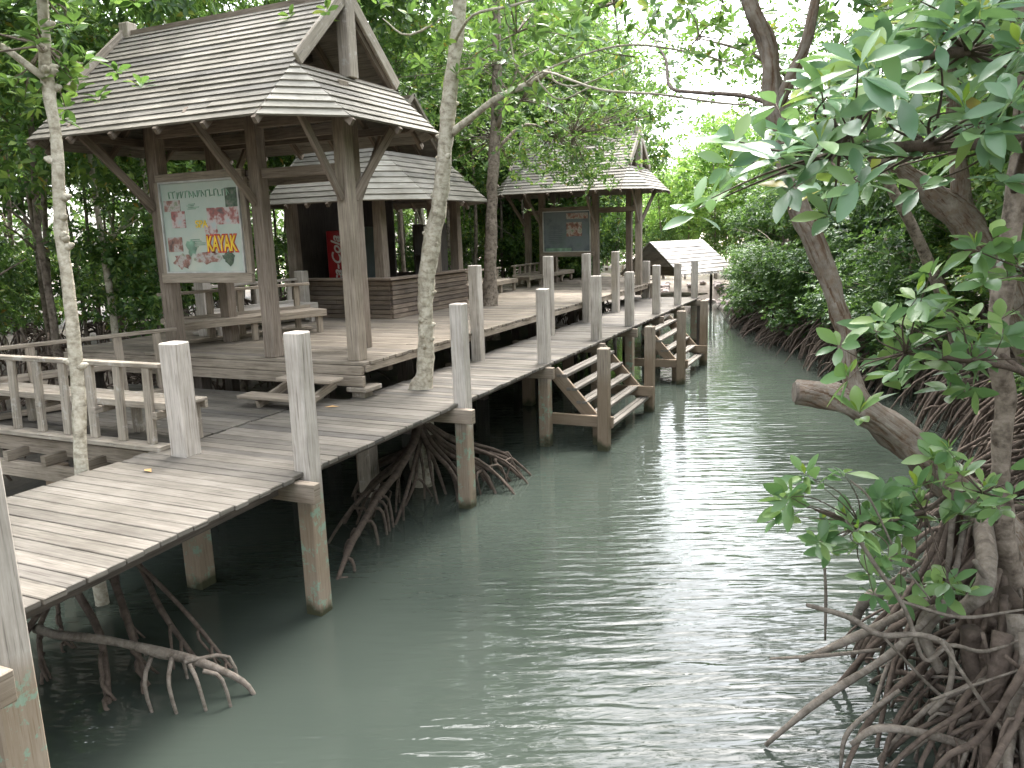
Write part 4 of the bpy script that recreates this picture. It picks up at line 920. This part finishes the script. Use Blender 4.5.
for ps, r in (([(5.12, .5, 3.4), (5.05, -.3, 3.7), (4.9, -1.2, 3.66), (4.8, -1.62, 3.55), (4.5, -2.0, 3.52), (4.2, -2.3, 3.5)], .026), ([(5.1, .5, 4.3), (5.0, -.5, 4.2), (4.85, -1.3, 3.95), (4.6, -1.9, 3.85), (4.3, -2.2, 3.8)], .022),
              ([(5.1, .5, 2.4), (5.25, 0, 2.3), (5.05, -.5, 2.45), (4.8, -.9, 2.55), (4.5, -1.05, 2.6)], .016), ([(5.15, .5, 3.0), (5.25, -.2, 3.0), (5.05, -.8, 2.98)], .014),
              ([(5.0, .6, 1.4), (4.9, .1, 1.6), (4.7, -.2, 1.5), (4.35, -.5, 1.48), (4.1, -.68, 1.6)], .014), ([(5.2, .6, 1.2), (5.1, 0, 1.45), (5.0, -.2, 1.65)], .013), ([(3.72, .2, 4.0), (3.45, .6, 4.15), (3.0, 1.2, 4.3), (2.6, 2.0, 4.5), (2.3, 3.1, 4.95), (1.8, 4.6, 5.5)], .016)):
    mb = MB(); mb.tube(ps, [r] * (len(ps) - 1) + [r * .4], 7, .2, 5); obj('branch', mb, M['root'], t, True)
UPR = [(4.28, -2.42, 3.73), (4.08, -2.24, 3.53), (3.98, -2.44, 3.49), (3.82, -2.3, 3.47), (4.34, -2.05, 3.63), (4.21, -2.6, 3.58), (4.17, -2.67, 3.63), (4.45, -1.81, 3.65), (4.48, -2.3, 3.81), (4.57, -2.29, 3.6), (4.66, -1.58, 3.61), (4.7, -2.02, 3.73), (4.79, -1.66, 3.75), (4.44, -2.13, 3.87), (4.56, -1.94, 3.92), (4.58, -2.35, 3.86), (4.21, -2.1, 3.79), (4.41, -1.8, 3.6), (4.27, -2.17, 3.69), (4.64, -1.81, 3.87), (4.77, -1.81, 3.95), (4.15, -2.63, 3.5), (4.48, -1.87, 3.79), (4.55, -1.98, 3.59), (4.73, -2.15, 3.8), (4.69, -2.41, 3.6), (4.38, -1.82, 3.86), (4.32, -2.19, 3.88), (4.74, -1.78, 3.58), (4.69, -1.67, 4.03), (4.2, -2.04, 3.74), (3.99, -1.95, 3.6)]
LOR = [(4.67, -1.02, 2.84), (4.35, -0.95, 2.7), (4.57, -1.04, 2.74), (4.54, -0.78, 2.57), (4.76, -0.71, 2.68), (4.48, -1.27, 2.55), (4.48, -1.25, 2.47), (4.92, -1.0, 2.69), (4.86, -0.62, 2.59), (4.96, -0.87, 3.04), (4.91, -0.78, 3.05), (4.74, -1.04, 2.52), (4.76, -0.92, 2.38), (4.1, -0.74, 1.79), (3.97, -0.82, 1.71), (3.91, -0.71, 1.55), (4.27, -0.55, 1.51), (4.41, -0.31, 1.53), (4.55, -0.37, 1.51), (4.66, -0.18, 1.55), (4.81, -0.15, 1.88), (4.8, -0.08, 1.63), (5.0, -0.17, 1.68), (5.12, -0.39, 1.71), (4.58, -0.26, 1.37), (4.43, -0.27, 1.05), (4.72, -0.17, 1.02), (4.85, -0.29, 1.1), (4.16, -0.53, 1.45), (4.5, -0.65, 1.35), (4.97, -0.09, 1.56)]
rg = np.random.default_rng(21)
def jit(L, k, s): a = np.array(L); return np.concatenate([a + rg.normal(0, s, a.shape) * (0 if i == 0 else 1) for i in range(k)])
U_ = jit(UPR + [(4.35, -2.0, 3.5), (4.2, -1.9, 3.6), (4.3, -1.5, 3.45), (4.5, -1.4, 3.4), (4.2, -1.9, 3.4)] + [(4.0, -2.2, 3.46), (4.1, -2.4, 3.42), (4.05, -2.5, 3.5), (4.25, -2.3, 3.5)], 2, .12); o = link('foliage', leafmesh('foliage', U_, rg.normal(0, .35, (len(U_), 3)) + [-.25, -.5, .75], 7, .14, M['leafbig'], 7, big=True, wid=.19, fan=(45, 100)), t)
Lo = jit(LOR, 3, .13); o = link('foliage', leafmesh('foliage', Lo, rg.normal(0, .4, (len(Lo), 3)) + [-.2, -.35, .85], 7, .15, M['leaflight'], 8, big=True, wid=.21, fan=(35, 95), lenvar=.4), t)
Y_ = np.concatenate([U_[:32:3], Lo[::4]]); link('young_leaves', leafmesh('young', Y_ + [0, 0, .02], rg.normal(0, .2, (len(Y_), 3)) + [-.1, -.2, 1], 2, .085, M['leafyoung'], 9, big=True, wid=.16, fan=(8, 35)), t)
rosette_branches(t, [(4.8, -1.62, 3.55), (4.5, -2.0, 3.52), (4.6, -1.9, 3.85), (4.2, -2.3, 3.5)], [tuple(c) for c in U_], 'root', .007)
rosette_branches(t, [(4.8, -.9, 2.55), (5.05, -.8, 2.98), (4.5, -1.05, 2.6), (4.35, -.5, 1.48), (4.7, -.2, 1.5), (5.0, -.2, 1.65)], [tuple(c) for c in Lo], 'root', .006)
# crown of this tree above and to the right
cc = np.concatenate([np.array(c) + rg.normal(0, 1, (k, 3)) * s for c, k, s in (((4.9, .9, 5.1), 150, (.7, .7, .4)), ((5.8, 1.6, 4.9), 120, (.6, .8, .5)), ((4.1, .9, 5.2), 60, (.4, .6, .3)), ((5.3, .6, 4.1), 40, (.25, .4, .3)), ((2.2, 3.2, 5.2), 14, (.5, .6, .35)), ((1.7, 5.2, 5.9), 26, (.6, .8, .5)))])
link('foliage', leafmesh('foliage', cc, rg.normal(0, .5, (len(cc), 3)) + [0, -.2, .8], 8, .135, M['leafbig'], 10, big=True, wid=.19), t)
rosette_branches(t, [(5.1, .5, 4.8), (3.45, .2, 5.2), (5.1, .5, 4.2), (3.8, .8, 5.2), (4.3, .9, 5.0), (2.4, 1.5, 4.6), (2.0, 3.0, 5.0), (1.8, 4.6, 5.5), (5.6, 1.5, 4.8), (4.9, 1.0, 5.0)], [tuple(c) for c in cc[::9]], 'root', .008)
for k, (x, y, z, s) in enumerate(((5.4, 1.2, 7.4, 1.3), (5.6, -.6, 7.0, 1.1), (5.9, 3.2, 7.6, 1.2), (2.9, 3.7, 7.7, .85), (3.7, 2.6, 7.6, .8), (6.3, .3, 7.4, 1.0))): link('crown', CR['mid'][k % 4], t, (x, y, z), k, (s, s, .75))  # the crown farthest over the canal is added out of frame to shade water glare
rr = random.Random(17)
for k in range(120):
    u = rr.random(); h = Vector((5.5, 1.0, .35)).lerp(Vector((4.95, .62, 1.4)), u) + Vector((rr.uniform(-.1, .1), rr.uniform(-.15, .1), 0))
    if k > 36: h = Vector((rr.uniform(5.0, 5.6), rr.uniform(-.9, .5), rr.uniform(.5, 1.0)))
    tip = Vector((rr.uniform(4.1 if k % 9 else 3.8, 5.6), rr.uniform(-1.3, 2.0), -.15))
    if k > 36: tip = Vector((rr.uniform(4.4, 5.9), rr.uniform(-1.6, .6), -.15))
    if tip.x < 4.3 and rr.random() < .5: tip.x += .5
    r = rr.uniform(.009, .028) if k % 7 else rr.uniform(.04, .06)
    if tip.x < 4.3: r = min(r, .024)
    m1 = h.lerp(tip, .3) + Vector((rr.uniform(-.12, .12), rr.uniform(-.12, .12), .1 - .25 * u)); m2 = h.lerp(tip, .7) + Vector((rr.uniform(-.14, .14), rr.uniform(-.14, .14), .05 + .12 * rr.random()))
    mb = MB(); mb.tube([h, m1, m2, tip], [r * 1.15, r, r * .85, r * .6], 8, .35, 4)
    for _ in range(rr.randint(0, 3)):
        q = m1.lerp(tip, rr.random() * .7); a = rr.random() * 6.28; mb.tube([q, q + Vector((math.cos(a) * .1, math.sin(a) * .1, -.04)), q + Vector((math.cos(a) * .2, math.sin(a) * .2, -.4 - rr.random() * .3))], [r * .5, r * .45, r * .25], 6, .2, 3)
    obj('prop_root', mb, M['root'] if k % 5 else M['rootpale'], t, True)
mb = MB(); mb.tube([(5.12, .6, 1.2), (5.08, -.02, 1.05), (4.97, -.1, .86), (4.8, -.2, .84), (4.75, -.2, .68), (4.85, -.3, .5)], [.07, .055, .05, .05, .045, .03], 9, .3, 5); obj('prop_root', mb, M['rootpale'], t, True)
TWIGS = [[(4.09, -0.96, 1.13), (4.31, -0.85, 1.04), (4.48, -0.78, 0.93), (4.69, -0.68, 0.92), (4.85, -0.61, 0.82), (4.86, -0.6, 0.56), (4.77, -0.64, 0.41)], [(4.48, -0.66, 0.88), (4.8, -0.52, 0.5), (4.95, -0.45, 0.4), (5.29, -0.29, 0.42)], [(3.87, -0.72, 0.02), (4.17, -0.59, 0.33), (4.55, -0.41, 0.62), (4.84, -0.28, 0.97)], [(4.36, -0.94, 0.3), (4.51, -0.87, 0.4), (4.87, -0.7, 0.31), (5.28, -0.52, 0.1)], [(5.23, -0.43, 0.87), (5.03, -0.52, 0.8), (4.85, -0.61, 0.85), (4.72, -0.66, 0.76), (4.6, -0.72, 1.08), (4.41, -0.81, 1.39), (4.27, -0.87, 1.63)], [(5.23, -0.54, 0.75), (4.91, -0.69, 0.63), (4.76, -0.76, 0.57)], [(4.31, -0.74, -0.02), (4.35, -0.72, 0.25), (4.61, -0.61, 0.51)], [(5.0, -0.1, 1.18), (5.1, -0.05, 0.98), (4.94, -0.13, 0.85), (4.78, -0.2, 0.84), (4.76, -0.21, 0.65)], [(4.75, -0.43, 1.03), (4.57, -0.52, 1.29), (4.39, -0.6, 1.67), (4.28, -0.65, 1.79)], [(5.25, -0.64, 0.24), (5.0, -0.76, 0.63), (4.77, -0.86, 1.0)], [(3.86, -0.51, 0.5), (4.15, -0.38, 0.51), (4.51, -0.21, 0.54)], [(4.03, -0.32, 0.42), (4.33, -0.18, 0.56), (4.78, 0.02, 0.82)], [(4.17, 0.07, 0.39), (4.16, 0.07, 0.69), (4.14, 0.06, 0.99)], [(5.26, -0.2, 0.95), (4.92, -0.35, 0.91), (4.59, -0.51, 1.03)]]
TR = [.017, .011, .024, .024, .012, .01, .016, .03, .007, .012, .013, .03, .012, .011]
for ps, r in zip(TWIGS, TR):
    mb = MB(); mb.tube(ps, [r * .6] + [r] * (len(ps) - 2) + [r * .8], 7, .3, 5); obj('dead_twig', mb, M['rootpale'], t, True)
t = thing('mangrove_tree', 'airy mangrove leaning from the right bank with loose leaf sprays over the canal', 'tree', (0, 0, 0))
mb = MB(); mb.tube([(6.1, 9.3, -.1), (5.6, 9.2, 1.6), (4.9, 8.9, 3.2), (4.1, 8.7, 4.5), (3.2, 8.6, 5.4), (2.4, 8.6, 6.0), (1.5, 8.9, 6.4)], [.12, .1, .085, .07, .05, .035, .012], 8, .3, 4); obj('trunk', mb, M['bark'], t, True)
rg = np.random.default_rng(31)
cc = np.concatenate([np.array(c) + rg.normal(0, 1, (k, 3)) * s for c, k, s in (((3.0, 8.6, 5.5), 190, (.55, .6, .55)), ((3.9, 8.8, 5.2), 240, (.6, .6, .6)), ((2.2, 8.6, 6.1), 70, (.55, .6, .35)), ((3.5, 8.8, 6.4), 130, (.7, .7, .5)), ((1.2, 8.9, 6.5), 36, (.6, .6, .35)), ((3.2, 8.9, 4.6), 60, (.35, .4, .3)))])
link('foliage', leafmesh('foliage', cc, rg.normal(0, .5, (len(cc), 3)) + [0, 0, .8], 7, .125, M['leaf'], 13, wid=.2), t)
rosette_branches(t, [(4.1, 8.7, 4.5), (3.2, 8.6, 5.4), (2.4, 8.6, 6.0), (1.5, 8.9, 6.4), (3.6, 8.7, 5.9)], [tuple(c) for c in cc[::9]], 'bark', .012)
# leaning brown trunk deeper in on the right bank
t = thing('mangrove_tree', 'thick leaning brown forked trunk on the right bank, behind the big glossy leaves', 'tree', (0, 0, 0))
mb = MB(); mb.tube([(6.9, 5.3, -.1), (6.4, 4.95, 1.1), (5.91, 4.72, 2.03), (5.61, 4.58, 2.69), (5.34, 4.45, 3.07), (5.02, 4.31, 3.4), (4.67, 4.15, 3.72), (4.27, 3.96, 3.99), (3.87, 3.79, 4.4)], [.22, .2, .19, .18, .17, .16, .09, .07, .04], 12, .4, 4)
mb.tube([(5.2, 4.4, 3.2), (5.17, 4.38, 3.5), (5.06, 4.33, 4.27), (4.96, 4.28, 5.2)], [.13, .1, .08, .05], 9, .3, 4); mb.tube([(5.4, 4.5, 3.0), (5.75, 4.4, 3.4), (6.1, 4.3, 3.9)], [.04, .035, .02], 7, .3, 4); obj('trunk', mb, M['brown_bark'], t, True)
link('crown', CR['dark'][1], t, (5.6, 5.0, 5.7), 1.0, (1.1, 1.1, .8)); link('prop_roots', RMW[1], t, (6.7, 5.3, .1), 0, (.8, 1, 1.1))
for k, (x, y) in enumerate(((6.3, 3.6), (6.9, 7.2), (6.5, 8.8), (6.4, 2.2))):
    z = gz(x, y); t = thing('root_thicket', ['leafy root thicket on the right bank just below the leaning trunk', 'leafy root thicket on the right bank just behind the leaning trunk', 'leafy root thicket on the right bank farthest from the leaning trunk', 'root thicket on the right bank nearest the foreground tree'][k], 'shrub', (x, y, z))
    link('prop_roots', RMW[k % 3], t, (0, 0, 0), rs.uniform(-.3, .3)); link('crown', CR['low'][k % 3], t, (.3, .2, 1.9), k, (1.0, 1.0, .8)); 

# ------------------------------------------------------------------ light, camera
w_ = bpy.data.worlds.new('World'); SC.world = w_; w_.use_nodes = True; nt = w_.node_tree
bg = nt.nodes['Background']; sky = nt.nodes.new('ShaderNodeTexSky'); sky.sky_type = 'NISHITA'; sky.sun_disc = False
SE, SR = 63, -10
sky.sun_elevation = R(SE); sky.sun_rotation = R(SR % 360); sky.dust_density = 4.0; sky.air_density = 1.0; sky.ozone_density = .6
hs = nt.nodes.new('ShaderNodeHueSaturation'); hs.inputs['Saturation'].default_value = .32
nt.links.new(sky.outputs[0], hs.inputs['Color']); nt.links.new(hs.outputs[0], bg.inputs[0]); bg.inputs[1].default_value = .15
sl = bpy.data.lights.new('sun', 'SUN'); sl.energy = .55; sl.angle = R(12); sl.color = (1, .98, .94)
so = bpy.data.objects.new('sun', sl); COL.objects.link(so)
# Nishita: rotation 0 = sun towards +Y, turning clockwise seen from above
sd = Vector((math.sin(R(SR)) * math.cos(R(SE)), math.cos(R(SR)) * math.cos(R(SE)), math.sin(R(SE))))
so.rotation_euler = sd.to_track_quat('Z', 'Y').to_euler()
cam = bpy.data.cameras.new('camera'); cam.sensor_width = 36; cam.lens = 36 * 780 / 1024; cam.clip_end = 2000; cam.clip_start = .05
co = bpy.data.objects.new('camera', cam); COL.objects.link(co); SC.camera = co
TH = math.atan(151 / 780.); RO = R(1.8); yaw = math.atan2(.416, .909)
def tw(x, y, z): return Vector((x * math.cos(yaw) - y * math.sin(yaw), x * math.sin(yaw) + y * math.cos(yaw), z))
Rv, Uv, Fv = Vector((1, 0, 0)), Vector((0, math.sin(TH), math.cos(TH))), Vector((0, math.cos(TH), -math.sin(TH)))
U2 = Uv * math.cos(RO) + Rv * math.sin(RO); R2 = Rv * math.cos(RO) - Uv * math.sin(RO)
a, b, c = tw(*R2), tw(*U2), -tw(*Fv)
co.matrix_world = Matrix(((a.x, b.x, c.x, 4.311), (a.y, b.y, c.y, -5.36), (a.z, b.z, c.z, H), (0, 0, 0, 1)))
vs = SC.view_settings; vs.view_transform = 'Standard'; vs.look = 'None'; vs.gamma = 1; vs.use_curve_mapping = False; vs.exposure = EXPO if 'EXPO' in globals() else 3.1
SC.cycles.use_denoising = True; SC.cycles.max_bounces = 6; SC.cycles.diffuse_bounces = 3; SC.cycles.glossy_bounces = 3; SC.cycles.transmission_bounces = 3; SC.cycles.caustics_reflective = False; SC.cycles.caustics_refractive = False; SC.cycles.transparent_max_bounces = 6
